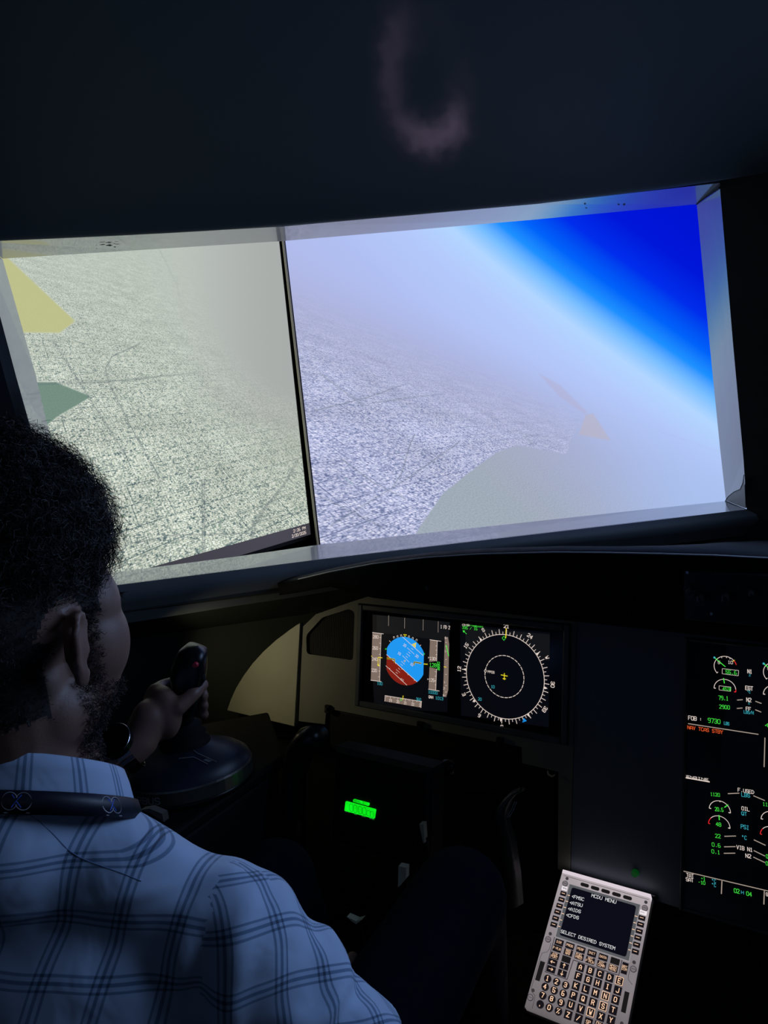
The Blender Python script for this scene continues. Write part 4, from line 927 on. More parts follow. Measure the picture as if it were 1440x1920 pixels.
def key(parent, c, w_, h_, label=None, txt=None, th=.0062, name='key', round_=False, mtk=None, shape=None, frame=False, lw=None):
    f_ = Fr(KF(*c, 0), KF.x, KF.y); mb = MB()
    if round_: mb.cyl(f_, 0, 0, w_/2, 0, .0016, 18, r1=w_/2*.92)
    else: mb.box(f_, -w_/2, w_/2, -h_/2, h_/2, 0, .0016, bev=.0006)
    k = mb.build(name, mtk or E_key, parent, loc=f_.o)
    if txt or shape or frame:
        mb = MB(); mb.fr = f_
        if txt:
            L_ = txt.split('|')
            for i, t in enumerate(L_):
                ww = min(w_*.9, th*.78*len(t)) if lw is None else lw
                y_ = -th/2+(len(L_)-1-2*i)*th*.58
                text(mb, f_, (-ww/2+ww/len(t)*.12, y_), (ww/2+ww/len(t)*.12, y_), th, t, 0, .17 if len(t) == 1 else .13, .0019)
        if frame:
            q = RC(-w_*.46, w_*.46, -h_*.46, h_*.46)
            for i in range(4): line(mb, f_, q[i], q[(i+1) % 4], .0008, 0, .0018, .5)
        for sg in (shape or []): line(mb, f_, sg[:2], sg[2:], .0009, 0, .0018, .3)
        mb.build('legend', E_leg, k, recalc=False)
    return k
letters = {'A': (652, 325), 'B': (762, 363), 'C': (870, 400), 'D': (980, 440), 'E': (1090, 480), 'F': (627, 425), 'G': (738, 465), 'H': (845, 503), 'I': (957, 545), 'J': (1070, 585), 'K': (600, 532), 'L': (710, 570), 'M': (820, 612), 'N': (932, 650), 'O': (1045, 690), 'P': (572, 640), 'Q': (682, 680), 'R': (792, 722), 'S': (907, 765), 'T': (1020, 805), 'U': (543, 748), 'V': (655, 793), 'W': (767, 832), 'X': (880, 878), 'Y': (995, 920), 'Z': (513, 860), '/': (628, 900), 'SP': (740, 945), 'OVFY': (850, 985), 'CLR': (965, 1025)}
for k, c in letters.items():
    key(ku, z6(*c), .0112, .0118, txt=k if len(k) < 4 else 'OV|FY', th=.0062 if len(k) < 2 else .0045, frame=k in 'ENSW')
for k, c in {'1': (282, 452), '2': (383, 488), '3': (485, 525), '4': (253, 543), '5': (355, 583), '6': (457, 620), '7': (227, 640), '8': (328, 680), '9': (432, 720), '.': (198, 740), '0': (300, 778), '%': (403, 818)}.items():
    key(ku, z6(*c), .0118, .0118, txt=k, th=.0062, round_=True)
fw_, fh = .0135, .0092
for t, c in {'DIR': (412, 45), 'PROG': (532, 83), 'PERF': (655, 125), 'INIT': (780, 168), 'DATA': (907, 212), '': (1040, 255), 'F-PLN': (388, 115), 'RAD|NAV': (513, 158), 'FUEL|PRED': (637, 203), 'SEC|F-PLN': (760, 247), 'ATC|COMM': (888, 293), 'MCDU|MENU': (1018, 335), 'AIR|PORT': (362, 195), ' ': (490, 235)}.items():
    key(ku, z6(*c), fw_, fh, txt=t.strip() or None, th=.0034, mtk=None if t.strip() else E_keyd)
ah = .0032
key(ku, z6(340, 268), fw_, fh, shape=[(-ah, 0, ah, 0), (-ah, 0, -.001, .0018), (-ah, 0, -.001, -.0018)])
key(ku, z6(320, 347), fw_, fh, shape=[(-ah, 0, ah, 0), (ah, 0, .001, .0018), (ah, 0, .001, -.0018)])
key(ku, z6(468, 312), fw_, fh, shape=[(0, -ah, 0, ah), (0, ah, .0018, .001), (0, ah, -.0018, .001)])
key(ku, z6(445, 392), fw_, fh, shape=[(0, -ah, 0, ah), (0, -ah, .0018, -.001), (0, -ah, -.0018, -.001)])
key(ku, z6(1148, 335), .0088, .0165, txt='BRT|DIM', th=.0032)
for x, y in ((462, 352), (443, 412), (423, 473), (403, 535), (383, 598), (365, 662)):
    key(ku, z(x, y), .0105, .0072, shape=[(-.0026, 0, .0026, 0)], name='side_key')
    mb = MB(); a = z(x+53, y+17); mb.box(KF, a[0]-.002, a[0]+.002, a[1]-.0004, a[1]+.0004, .0006, .0012); mb.build('marker', E_leg, ku)
for x, y in ((1245, 595), (1232, 660), (1218, 727), (1205, 793), (1192, 862), (1180, 932)):
    key(ku, z(x, y), .0105, .0072, shape=[(-.0026, 0, .0026, 0)], name='side_key')
    mb = MB(); a = z(x-57, y-17); mb.box(KF, a[0]-.002, a[0]+.002, a[1]-.0004, a[1]+.0004, .0006, .0012); mb.build('marker', E_leg, ku)
for x, y, t in ((478, 300, 'MENU'), (1258, 540, 'A')):
    a = z(x, y); f_ = Fr(KF(*a, 0), KF.x, KF.y); mb = MB(); mb.box(f_, -.0055, .0055, -.0032, .0032, 0, .0008); tb_ = mb.build('white_tab', E_tab, ku)
    mb = MB(); text(mb, f_, (-.0035, -.0012), (.0035, -.0012), .0022, t, 0, .16, .0011); mb.build('tab_text', E_groove, tb_, recalc=False)
for x, y in ((674, 265), (778, 297), (883, 328), (992, 360), (1102, 392)):
    a = z(x, y); f_ = Fr(KF(*a, 0), KF.x, KF.y); mb = MB(); pts = [(math.copysign(.0042, math.cos(t))+.0029*math.cos(t), .0029*math.sin(t)) for t in np.linspace(.05, 2*PI+.05, 21)[:-1]]
    mb.prism([f_(*p, 0) for p in pts], f_.n*.0008); mb.build('indicator_window', E_keyd, ku)
def bolt(x, y, r_, big=False):
    a = z(x, y); f_ = Fr(KF(*a, 0), KF.x, KF.y); mb = MB(); mb.cyl(f_, 0, 0, r_, 0, .0008, 16, 0); mb.cyl(f_, 0, 0, r_*.8, .0008, .0012, 16, 1)
    mb.box(f_, -r_*.6, r_*.6, -.0003, .0003, .0012, .0014, 0) if big else mb.cyl(f_, 0, 0, r_*.35, .0012, .0014, 8, 0)
    mb.build('bolt', [E_groove, E_bolt if big else E_groove], ku)
for x, y in ((498, 200), (1286, 437), (330, 752), (1168, 1038), (157, 1318), (1045, 1650)): bolt(x, y, .0026)
for x, y in ((478, 250), (1276, 495), (308, 808), (1160, 1105), (130, 1390)): bolt(x, y, .0048, True)
for P_ in (((232, 1022), (278, 1038), (222, 1228), (178, 1212)), ((1076, 1325), (1122, 1342), (1082, 1548), (1036, 1530))):
    mb = MB(); mb.prism([KF(*z(*p), 0) for p in P_], KF.n*.0008); mb.build('slot', E_keyd, ku)
mb = MB()                                     # engraved contour lines round the key blocks
def pl(pts, q, w_=.0009, mi=0):
    for a, b in zip(pts[:-1], pts[1:]): seg(mb, KF(*q(*a), .0009), KF(*q(*b), .0009), w_, mi, KF.n, .4)
pl([(280, 1132), (375, 785), (1048, 1010), (1015, 1170), (562, 1015), (498, 1210), (280, 1132)], z, .0012)
mb2 = mb; pl([(285, 1124), (382, 795)], z, .0008, 1); pl([(382, 793), (1042, 1016)], z, .0008, 1)
pl([(337, 845), (322, 905), (300, 935), (250, 945), (232, 985), (140, 1300), (150, 1340), (178, 1370), (172, 1410), (150, 1500)], z, .0006)
pl([(1130, 1110), (1112, 1170), (1110, 1210), (1150, 1262)], z, .0006)
pl([(468, 172), (1312, 412)], z, .0007)
mb.build('engraved_line', [E_groove, E_fr2], ku, recalc=False)['kind'] = 'stuff'
# pedestal under and around the keypad
ped = empty('centre_pedestal', V(-.2, 1.0, 0), 'black centre pedestal carrying the keypad unit', 'pedestal')
pz0 = KF(0, .02, -.05); pz1 = KF(0, -.42, -.05)
mb = MB(); x0_, x1_ = -.42, .10
prof = [V(0, pz0[1]-.045, 0), V(0, pz0[1]-.045, pz0[2]-.03), V(0, pz1[1], pz1[2]), V(0, pz1[1]-.02, 0)]
mb.prism([p+V(x0_, 0, 0) for p in prof], V(x1_-x0_, 0, 0)); mb.build('body', M_black, ped, bevel=.006)
a = KF.uv(1190.5, 1638); f_ = Fr(onp(1190.5, 1638, PF(0, 0, .004), PF.n), PF.x, PF.y)
mb = MB(); mb.cyl(f_, 0, 0, .0062, -.004, .004, 14, r1=.005); gi = mb.build('indicator_lamp', emat('dim_green_lamp', srgb(2, 50, 14)), panel); gi['label'] = 'dim round green lamp'
# =================== dark things below and beside the panel ===================
# side console under the stick
M_cons = mat('dark_console', (.007, .008, .011), .7, spec=.2, noise=10, bump=(120, .2))
co = empty('side_console', V(-1.0, .75, 0), 'dark side console along the left wall under the control stick', 'console')
mb = MB(); fc = Fr(V(0, 0, 0), V(1, 0, 0), V(0, 1, 0))
mb.prism([V(-1.28, .45, 0), V(-.87, .45, 0), V(-.87, .92, 0), V(-1.02, 1.06, 0), V(-1.24, .82, 0)], V(0, 0, .775)); mb.build('cabinet', M_cons, co, bevel=.01)
mb = MB(); mb.prism([V(-1.28, .44, .775), V(-.86, .44, .775), V(-.86, .93, .775), V(-1.02, 1.07, .775), V(-1.24, .83, .775)], V(0, 0, .022)); mb.build('console_top', M_black, co, bevel=.006)
# control stick unit
ZB = .80
def atz(x, y, zz): d = ray(x, y); return CP+d*((zz-CP[2])/d[2])
BC = atz(354, 1449, ZB+.02); print('stick base', BC)
st = empty('control_stick_unit', V(BC[0], BC[1], ZB-.003), 'black joystick on a round dark blue base with a metal band, held by the pilot', 'joystick')
SF = Fr(V(BC[0], BC[1], ZB-.003), V(1, 0, 0), V(0, 1, 0))
toc = nrm(V(-BC[0], -BC[1], 0)); tl = V(toc[1], -toc[0], 0)          # towards the camera / sideways
AX, AY = .108, .083
SE = lambda a, r_, h: SF.o+tl*math.cos(a)*AX*r_+toc*math.sin(a)*AY*r_+V(0, 0, h)
def rings(spec, n=48): return [[SE(2*PI*i/n, r_, h) for i in range(n)] for r_, h in spec]
mb = MB(); mb.loft(rings([(.9, 0), (.97, .003), (.98, .010), (.93, .012)]), close=True); mb.add(rings([(.9, 0)])[0], [tuple(range(48))]); mb.build('foot_ring', M_blackg, st, smooth=True)
mb = MB(); mb.loft(rings([(.93, .012), (1.0, .013), (1.0, .034), (.985, .037)]), close=True); mb.build('metal_band', M_gun, st)
mb = MB(); mb.loft(rings([(.985, .036), (.95, .045), (.82, .056), (.6, .066), (.42, .074), (.36, .078), (.0, .078)]), close=True); top_ = mb.build('base_shell', M_basep, st, smooth=True)
mb = MB(); mb.loft(rings([(.40, .072), (.38, .084), (.33, .088), (.35, .096), (.28, .102), (.29, .110), (.20, .120), (.0, .122)], 32), close=True); mb.build('rubber_boot', M_black, st, smooth=True)
mb = MB()
for a0, pts in ((0, [(1.95, .78), (1.75, .55), (1.35, .52)]), (1, [(2.12, .80), (1.9, .50), (1.85, .42)])):
    P_ = [SE(a, r_, .0585+(.78-r_)*.045+.0015) for a, r_ in pts]; mb.tube(P_, .0006, 5)
for k in range(5): mb.tube([SE(2.0+k*.018, .74, .061), SE(1.93+k*.018, .66, .0645)], .0004, 4)
mb.build('trim_line', M_greyp, top_)
# the word on the band
FONTW = 'AIRBUS'
mb = MB()
def bandfr(a):
    p = SE(a, 1.003, .0235); t = nrm(SE(a-.01, 1.003, .0235)-SE(a+.01, 1.003, .0235)); return Fr(p, t, V(0, 0, 1))
best = min(np.linspace(0, PI, 200), key=lambda a: abs(720+F*((SE(a, 1, .0235)-CP)@CR)/((SE(a, 1, .0235)-CP)@CF)-279)) 
print('band angle', best, [round(720+F*((SE(a, 1, .0235)-CP)@CR)/((SE(a, 1, .0235)-CP)@CF)) for a in (0, .8, 1.57, 2.4, 3.1)])
dirn = -1
a_c = best
for i, ch in enumerate(FONTW):
    a = 1.07-(5-i)*.105
    f_ = bandfr(a)
    if f_.n@toc < 0: f_ = Fr(f_.o, -f_.x, f_.y)
    text(mb, f_, (-.0046, -.0055), (.0052, -.0055), .0105, ch, 0, .15, .0003)
mb.build('lettering', mat('silver_letters', (.6, .6, .58), .35), st)
# grip: fat hand-rest column with an angular head
G0 = V(BC[0], BC[1], ZB+.115); G1 = at(342, 1338, 1.085); G2 = at(338, 1285, 1.075); G3 = at(358, 1232, 1.065); G4 = at(371, 1215, 1.06)
gx = CR*.93-CU*.30; gx = nrm(gx); 
def ringe(c, w_, d_, n=20, tilt=0):
    xx = CR*math.cos(tilt)+CU*math.sin(tilt); dd = nrm(V(CF[0], CF[1], 0)); return [c+xx*w_*math.copysign(abs(math.cos(t))**.7, math.cos(t))+dd*d_*math.copysign(abs(math.sin(t))**.7, math.sin(t)) for t in np.linspace(0, 2*PI, n+1)[:-1]]
mb = MB(); C_ = [ringe(G0, .020, .020), ringe((G0+G1)/2, .017, .018), ringe(G1, .018, .020), ringe(at(350, 1306, 1.08), .020, .024, tilt=-.3), ringe(at(352, 1275, 1.073), .025, .026, tilt=-.3), ringe(at(355, 1250, 1.068), .0255, .024, tilt=-.25), ringe(at(362, 1228, 1.065), .021, .021, tilt=-.35), ringe(at(369, 1214, 1.065), .015, .016, tilt=-.35), ringe(at(371, 1211, 1.065), .001, .001, tilt=-.35)]
mb.loft(C_, close=True); gp = mb.build('grip', M_blackg, st, smooth=True)
rb = at(366, 1247, 1.041); f_ = Fr(rb, CR, CU); mb = MB(); mb.cyl(f_, 0, 0, .0042, -.004, .003, 14, r1=.0034); mb.build('button', M_red, gp)
mb = MB(); mb.loft([ringe(at(378, 1262, 1.06), .004, .005, 10), ringe(at(381, 1275, 1.06), .004, .005, 10), ringe(at(372, 1286, 1.06), .003, .004, 10)], close=True); mb.build('trigger', M_black, gp)
# cable along the wall
tag((lambda m_: m_)(MB().tube([at(425, 1397, 1.50), at(436, 1396, 1.53), at(470, 1392, 1.53), at(505, 1383, 1.53), at(550, 1382, 1.50), at(600, 1380, 1.5)], .0035, 8).build('cable', M_black)), 'thin black cable running along the side lining', 'cable')
# tall curved black grab handle before the panel's left end
gh = empty('grab_handle', at(575, 1500, 1.3), 'tall curved black handle standing left of the black counter box', 'handle')
mb = MB(); P_ = [at(552, 1700, 1.28), at(550, 1520, 1.30), at(552, 1455, 1.31), at(562, 1410, 1.31), at(582, 1385, 1.30), at(596, 1378, 1.28)]
mb.tube(P_, [.024, .024, .024, .028, .030, .022], 16, flat=.8); mb.build('arm', M_blackg, gh, smooth=True)
mb = MB(); a_ = at(552, 1700, 1.28); mb.cap(V(a_[0], a_[1], .0), V(a_[0], a_[1], a_[2]), .03, .025, 14); mb.build('stand', M_black, gh)
# black counter box with the lit green readout
bx_c = at(675, 1517, 1.22); BF = Fr(onp(675, 1517, bx_c, PF.n), PF.x, PF.y)
cbx = empty('counter_box', BF(.05, -.1, -.05), 'black box with a glowing green digital counter', 'counter')
zc = qz(630, 1480, 14.4, BF)
c1 = [zc(262, 322), zc(1072, 545), zc(1035, 795), zc(230, 575)]
lu0, lu1 = (c1[0][0]+c1[3][0])/2, (c1[1][0]+c1[2][0])/2; lv1 = (c1[0][1]+c1[1][1])/2; lv0 = (c1[2][1]+c1[3][1])/2
mb = MB(); mb.box(BF, lu0-.03, lu1+.10, lv0-.06, lv1+.085, -.05, -.002, bev=.008)
mb.build('housing', M_black, cbx)
E_lcd = emat_tex('green_counter_light', srgb(8, 225, 20), srgb(14, 252, 36), sc=60)
mb = MB(); q_ = rnd([zc(262, 322), zc(1072, 545), zc(1035, 795), zc(230, 575)], .0015); mb.prism([BF(*p, -.002) for p in q_], BF.n*.0025); lc = mb.build('readout', E_lcd, cbx)
mb = MB(); q_ = rnd([zc(470, 265), zc(895, 375), zc(885, 450), zc(460, 330)], .0015); mb.prism([BF(*p, -.002) for p in q_], BF.n*.0025); md = mb.build('mode_tab', E_lcd, cbx)
E_dkg = emat('counter_digit', srgb(0, 70, 8))
mb = MB(); mb.fr = BF; hz = 195
for a, b in (((370, 575), (470, 600)), ((480, 605), (580, 630)), ((612, 640), (712, 665)), ((722, 672), (822, 697)), ):
    T(mb, zc, *a, b[0]+28, b[1]+6, hz, '0', 0, .06, .0009)
T(mb, zc, 840, 708, 975, 738, 150, '0', 0, .07, .0009); T(mb, zc, 928, 735, 1050, 765, 150, '0', 0, .07, .0009); T(mb, zc, 300, 395, 370, 412, 30, '*', 0, .12, .0009)
T(mb, zc, 812, 690, 850, 698, 80, '.', 0, .12, .0009)
mb.build('digits', E_dkg, lc, recalc=False)
mb = MB(); mb.fr = BF; T(mb, zc, 492, 325, 770, 388, 48, 'MODEL 2', 0, .2, .0009); mb.build('tab_text', E_dkg, md, recalc=False)
mb = MB(); mb.fr = BF
for a in ((225, 612, 365, 648, 'ILS.VOR'), (475, 690, 570, 710, 'ADF'), (680, 745, 810, 775, 'COMM.'), (890, 805, 1030, 842, 'OFFSET')): T(mb, zc, *a[:4], 24, a[4], 0, .18, -.0016)
mb.build('caption', emat('dim_green_text', srgb(50, 130, 60)), cbx, recalc=False)
# black lower tray below the displays
tu0, tv1 = pu(612, 1345)[0], pu(979, 1405)[1]
tray = empty('lower_tray', PF(.0, -.3, -.02), 'black folding tray hanging under the captain display', 'tray')
mb = MB(); mb.prism([PF(*pu(x, y), -.05) for x, y in ((612, 1330), (979, 1403), (980, 1432), (1045, 1447), (1044, 1500), (760, 1480), (636, 1420), (614, 1400))], PF.n*.043); mb.build('tray_body', M_black, tray, bevel=.004)
mb = MB(); b_ = at(840, 1440, 1.30); mb.ell(b_, .016, nu=16, nv=10); mb.build('knob', M_blackg, tray, smooth=True)
# pedestal side bracket, strap and pedals in the dark footwell
br = tag(MB().prism([at(747, 1624, 1.14), at(761.5, 1627, 1.14), at(761, 1648, 1.14), at(751, 1660, 1.14), at(746, 1663.5, 1.14)], V(.0, .01, 0)).tube([at(754, 1655, 1.14)+V(0, .008, 0), at(754, 1655, 1.14)+V(0, .014, -.03), V(at(754, 1655, 1.14)[0], at(754, 1655, 1.14)[1]+.014, 0)], .004, 6, mi=1).build('bracket', [M_tan, M_black]), 'small cream bracket showing in the dark footwell', 'bracket')
br2 = tag(MB().prism([at(786, 1546, 1.14), at(794, 1546, 1.14), at(796, 1581, 1.14), at(793, 1580, 1.14)], V(0, .01, 0)).tube([at(792, 1575, 1.14)+V(0, .008, 0), at(792, 1575, 1.14)+V(0, .014, -.03), V(at(792, 1575, 1.14)[0], at(792, 1575, 1.14)[1]+.014, 0)], .004, 6, mi=1).build('bracket', [mat('dim_cream_plastic', (.24, .22, .15), .5, noise=20), M_black]), 'thin upright cream sliver above the small bracket', 'bracket')
br3 = tag(MB().prism([at(650, 1719, 1.14), at(668, 1727, 1.14), at(679, 1724, 1.14), at(668, 1733, 1.14), at(660, 1728, 1.14)], V(0, .01, 0)).tube([at(666, 1729, 1.14)+V(0, .008, 0), at(666, 1729, 1.14)+V(0, .014, -.03), V(at(666, 1729, 1.14)[0], at(666, 1729, 1.14)[1]+.014, 0)], .004, 6, mi=1).build('bracket', [M_tan, M_black]), 'small cream wedge low beside the pedal', 'bracket')
rp = empty('rudder_pedal', at(660, 1706, 1.2), 'black ribbed foot pedal in the footwell', 'pedal')
RP = Fr(at(660, 1708, 1.2), nrm(V(1, 0, 0)), V(0, .45, .9)); mb = MB(); mb.box(RP, -.035, .035, -.02, .06, -.012, 0, bev=.003); mb.build('footplate', M_black, rp)
for k in range(5): mb = MB(); mb.box(RP, -.03, .03, -.012+k*.014, -.007+k*.014, 0, .004); mb.build('rib', M_screw, rp)
mb = MB(); mb.tube([RP(0, -.01, -.01), RP(0, -.05, -.1), V(RP.o[0], RP.o[1]+.2, .02)], .012, 8); mb.build('pedal_arm', M_screw, rp)
mb = MB(); mb.tube([RP(-.02, -.005, .008), RP(-.012, .004, .012), RP(0, .006, .012)], .0012, 6); mb.build('ring', M_steel, rp)
stp = empty('padded_strap', at(960, 1520, 1.15), 'creased black strap hanging in front of the pedestal', 'strap')
ctr = [(978, 1481), (962, 1488), (950, 1500), (941, 1514), (936, 1530), (938, 1552), (944, 1580), (950, 1640), (955, 1700)]
mb = MB(); rws = []
dS = 1.14
for i, (x, y) in enumerate(ctr):
    c_ = at(x, y, dS); w_ = (.006, .009, .012, .014, .016, .018, .02, .022, .022)[i]
    rws.append([c_-CR*w_*.5, c_-CF*.007-CR*w_*.2, c_-CF*.004+CR*w_*.4, c_+CR*w_*1.1+CF*.01, c_+CF*.012])
mb.loft(rws, close=True); mb.build('strap_body', mat('black_vinyl', (.020, .019, .016), .4, bump=(60, .5, .003)), stp, smooth=True)
mb = MB()
for k in range(2): mb.tube([at(965+k*4, 1503, dS-.008), at(958+k*4, 1520, dS-.008), at(951+k*4, 1532, dS-.008)], .0007, 5)
mb.build('stitching', M_greyp, stp)
# stand under side: bracket behind the collar below the stick
tag(MB().prism([at(262, 1519, 1.06), at(280, 1524, 1.06), at(307, 1541, 1.06), at(304, 1526, 1.06), at(280, 1516, 1.06)], V(0, .01, 0)).build('bracket', mat('brown_grey_plastic', (.07, .06, .05), .6, noise=20)), 'small brownish bracket just under the joystick base', 'bracket')
# pilot's seat
se = empty('pilot_seat', V(-.5, .2, 0), 'dark pilot seat under the man', 'seat')
M_seat = mat('dark_seat_fabric', (.015, .017, .022), .85, noise=30, bump=(300, .4))
SX, SY = -.53, .28
f_ = Fr(V(SX, SY, 0), V(math.cos(.25), math.sin(.25), 0), V(-math.sin(.25), math.cos(.25), 0))
mb = MB(); mb.box(f_, -.24, .24, -.22, .26, .40, .50, bev=.03); mb.build('cushion', M_seat, se, bevel=.012)
mb = MB(); mb.box(f_, -.12, .12, -.14, .14, .0, .40, bev=.01); mb.build('column', M_black, se)
mb = MB(); mb.box(Fr(f_(0, -.23, .0), f_.x, V(0, 0, 1)), -.22, .22, .42, .68, -.03, .03, bev=.02); mb.build('backrest', M_seat, se, bevel=.01)
# =================== the pilot ===================
def pjx(P): v = np.asarray(P)-CP; return (720+F*(v@CR)/(v@CF), 960-F*(v@CU)/(v@CF))
B_, LN_ = math.radians(25), math.radians(18)
fw = V(-math.sin(B_), math.cos(B_), 0); rt = V(math.cos(B_), math.sin(B_), 0); zz = V(0, 0, 1)
up_ = zz*math.cos(LN_)+fw*math.sin(LN_); ft = fw*math.cos(LN_)-zz*math.sin(LN_)
NK = at(20, 1425, .62)
TP = lambda a, b, c: NK+rt*a+ft*b+up_*c
AXT = [rt, ft, up_]
# head frame
BH = math.radians(14)
hf = V(-math.sin(BH), math.cos(BH), 0); hr = V(math.cos(BH), math.sin(BH), 0); hz_ = nrm(zz+hf*.06); hf = nrm(hf-hz_*(hf@hz_)); hr = np.cross(hf, hz_)
EAR = at(160, 1212, .60); HO = EAR-hr*.078
HP = lambda a, b, c: HO+hr*a+hf*b+hz_*c
AXH = [hr, hf, hz_]
print('head', HO, 'neck', NK, pjx(HP(0, 0, .13)), pjx(HP(0, .09, .05)), pjx(HP(.05, .075, -.01)))
KR, KL2 = V(-.435, .78, .755), V(-.73, .74, .71)
HPR, HPL = V(-.47, .27, .60), V(-.62, .20, .60)
ER = at(655, 1985, .63); WR = at(640, 1960, .86)
SR_, SL_ = TP(.168, .05, -.155), TP(-.168, .05, -.155)
WL = at(262, 1388, 1.03); EL = V(-.96, .44, .865)
GRP = [at(345, 1350, 1.083), at(342, 1288, 1.078)]
def fuse(name, mbs, voxel, mats, parent, smooth=8, fac=.6):
    me = bpy.data.meshes.new('t'); me.from_pydata([tuple(v) for v in mbs.v], [], mbs.f); me.update()
    bm = bmesh.new(); bm.from_mesh(me); bmesh.ops.recalc_face_normals(bm, faces=bm.faces); bm.to_mesh(me); bm.free()
    o = bpy.data.objects.new('t', me); COL.objects.link(o)
    r = o.modifiers.new('r', 'REMESH'); r.mode = 'VOXEL'; r.voxel_size = voxel
    s = o.modifiers.new('s', 'SMOOTH'); s.factor = fac; s.iterations = smooth
    dg = bpy.context.evaluated_depsgraph_get(); m2 = bpy.data.meshes.new_from_object(o.evaluated_get(dg))
    bpy.data.objects.remove(o); bpy.data.meshes.remove(me)
    base = np.array(parent['_w']) if parent is not None else np.zeros(3)
    co = np.empty(len(m2.vertices)*3); m2.vertices.foreach_get('co', co); co = co.reshape(-1, 3); W = co.copy()
    m2.vertices.foreach_set('co', (co-base).ravel()); m2.materials.clear()
    for q in mats: m2.materials.append(q)
    m2.polygons.foreach_set('use_smooth', [True]*len(m2.polygons)); m2.update()
    m2.name = name; ob = bpy.data.objects.new(name, m2); COL.objects.link(ob)
    if parent is not None: ob.parent = parent
    ob['_w'] = tuple(map(float, base)); return ob, W
man = empty('person', V(-.53, .3, 0), 'man with curly black hair and pale blue checked shirt holding the joystick', 'person')
# ---- skin body: one continuous surface
b = MB()
def E_(c, r_, ax): b.ell(c, r_, ax, 24, 16)
E_(HP(0, -.014, .048), (.074, .095, .084), AXH); E_(HP(0, .035, -.008), (.061, .056, .078), AXH); E_(HP(0, .05, .045), (.058, .040, .042), AXH)
for s in (-1, 1):
    E_(HP(s*.040, .050, -.012), (.031, .038, .046), AXH); E_(HP(s*.032, .050, .022), (.036, .034, .042), AXH); E_(HP(s*.046, .010, -.062), (.018, .034, .030), AXH); E_(HP(s*.027, .082, .022), (.024, .011, .008), AXH)
    E_(HP(s*.040, .045, -.045), (.022, .030, .030), AXH)
    # ear: backing shell, helix rim, antihelix, lobe, tragus
    ep = lambda y, z_, o_=0: HP(s*(.0735+o_+max(0, .004-y)*.50), -.004+y*.92, z_*.90)
    E_(ep(-.006, .002, -.001), (.0045, .014, .024), AXH)
    b.tube([ep(.008, .006), ep(.010, .018), ep(.006, .028, .003), ep(-.004, .033, .004), ep(-.014, .030, .004), ep(-.021, .020, .005), ep(-.022, .006, .004), ep(-.018, -.008, .002), ep(-.010, -.019)], [.0035, .0042, .0042, .0042, .0042, .0042, .004, .004, .004], 8)
    b.tube([ep(-.004, .020), ep(-.012, .014, .002), ep(-.013, .002, .002), ep(-.008, -.010)], .0032, 7)
    E_(ep(-.003, -.025, .001), (.0048, .009, .011), AXH); E_(ep(.010, -.004, .001), (.004, .004, .006), AXH)
E_(HP(0, .030, -.070), (.050, .056, .036), AXH); E_(HP(0, .070, -.092), (.022, .020, .019), AXH)
b.cap(HP(0, .086, .014), HP(0, .108, -.028), .008, .0125); E_(HP(.010, .096, -.032), (.009, .010, .008), AXH); E_(HP(-.010, .096, -.032), (.009, .010, .008), AXH)
E_(HP(0, .088, -.056), (.022, .013, .006), AXH); E_(HP(0, .087, -.066), (.019, .013, .007), AXH)
b.cap(HP(0, -.010, -.035), TP(0, .020, -.02), .055, .056)
b.cap(HP(0, .0, -.06), TP(0, .045, -.03), .050, .055)
for s in (-1, 1): b.cap(TP(s*.02, .02, -.065), TP(s*.13, .045, -.135), .040, .038)
E_(TP(0, .06, -.23), (.160, .095, .13), AXT); E_(TP(0, .065, -.34), (.155, .10, .16), AXT); E_(TP(0, .07, -.48), (.15, .105, .11), AXT)
for S, E, W, h in ((SR_, ER, WR, 1), (SL_, EL, WL, -1)):
    b.cap(S, E, .046, .038); b.cap(E, E+(W-E)*.35, .038, .040); b.cap(E+(W-E)*.35, W, .040, .026)
for H_, K_, fx in ((HPR, KR, V(-.52, .95, .09)), (HPL, KL2, V(-.72, .88, .09))):
    b.cap(H_, K_, .078, .056); b.cap(K_, fx, .052, .036)
# left hand closed round the grip
gA, gB = GRP; ga = nrm(gB-gA); gm = (gA+gB)/2; e1 = nrm((gm-WL)-ga*((gm-WL)@ga)); e2 = np.cross(ga, e1)
if e2@(CP-gm) < 0: e2 = -e2                     # e2 points to the camera side
pol2 = lambda t, ang, r_: gA+(gB-gA)*t+r_*(e1*math.cos(math.radians(ang))+e2*math.sin(math.radians(ang)))
palm = pol2(.42, 180, .034)
b.cap(WL, palm-e1*.020, .025, .026); E_(palm, (.024, .034, .040), [e1, e2, ga]); E_(pol2(.45, 200, .036), (.020, .028, .040), [e1, e2, ga])
for t, ln in ((.98, 1.0), (.66, 1.06), (.34, 1.0), (.04, .85)):
    pts = [pol2(t, 205, .040), pol2(t, 245, .034), pol2(t, 290, .032), pol2(t, 335, .031), pol2(t, 335+50*ln, .030)]
    b.tube(pts, [.0105, .0102, .0095, .009, .0078], 10); b.ell(pts[-1], .008)
pts = [pol2(.35, 165, .042), pol2(.70, 130, .038), pol2(.98, 95, .034), pol2(1.08, 55, .031)]
b.tube(pts, [.014, .0125, .011, .009], 10); b.ell(pts[-1], .0092)
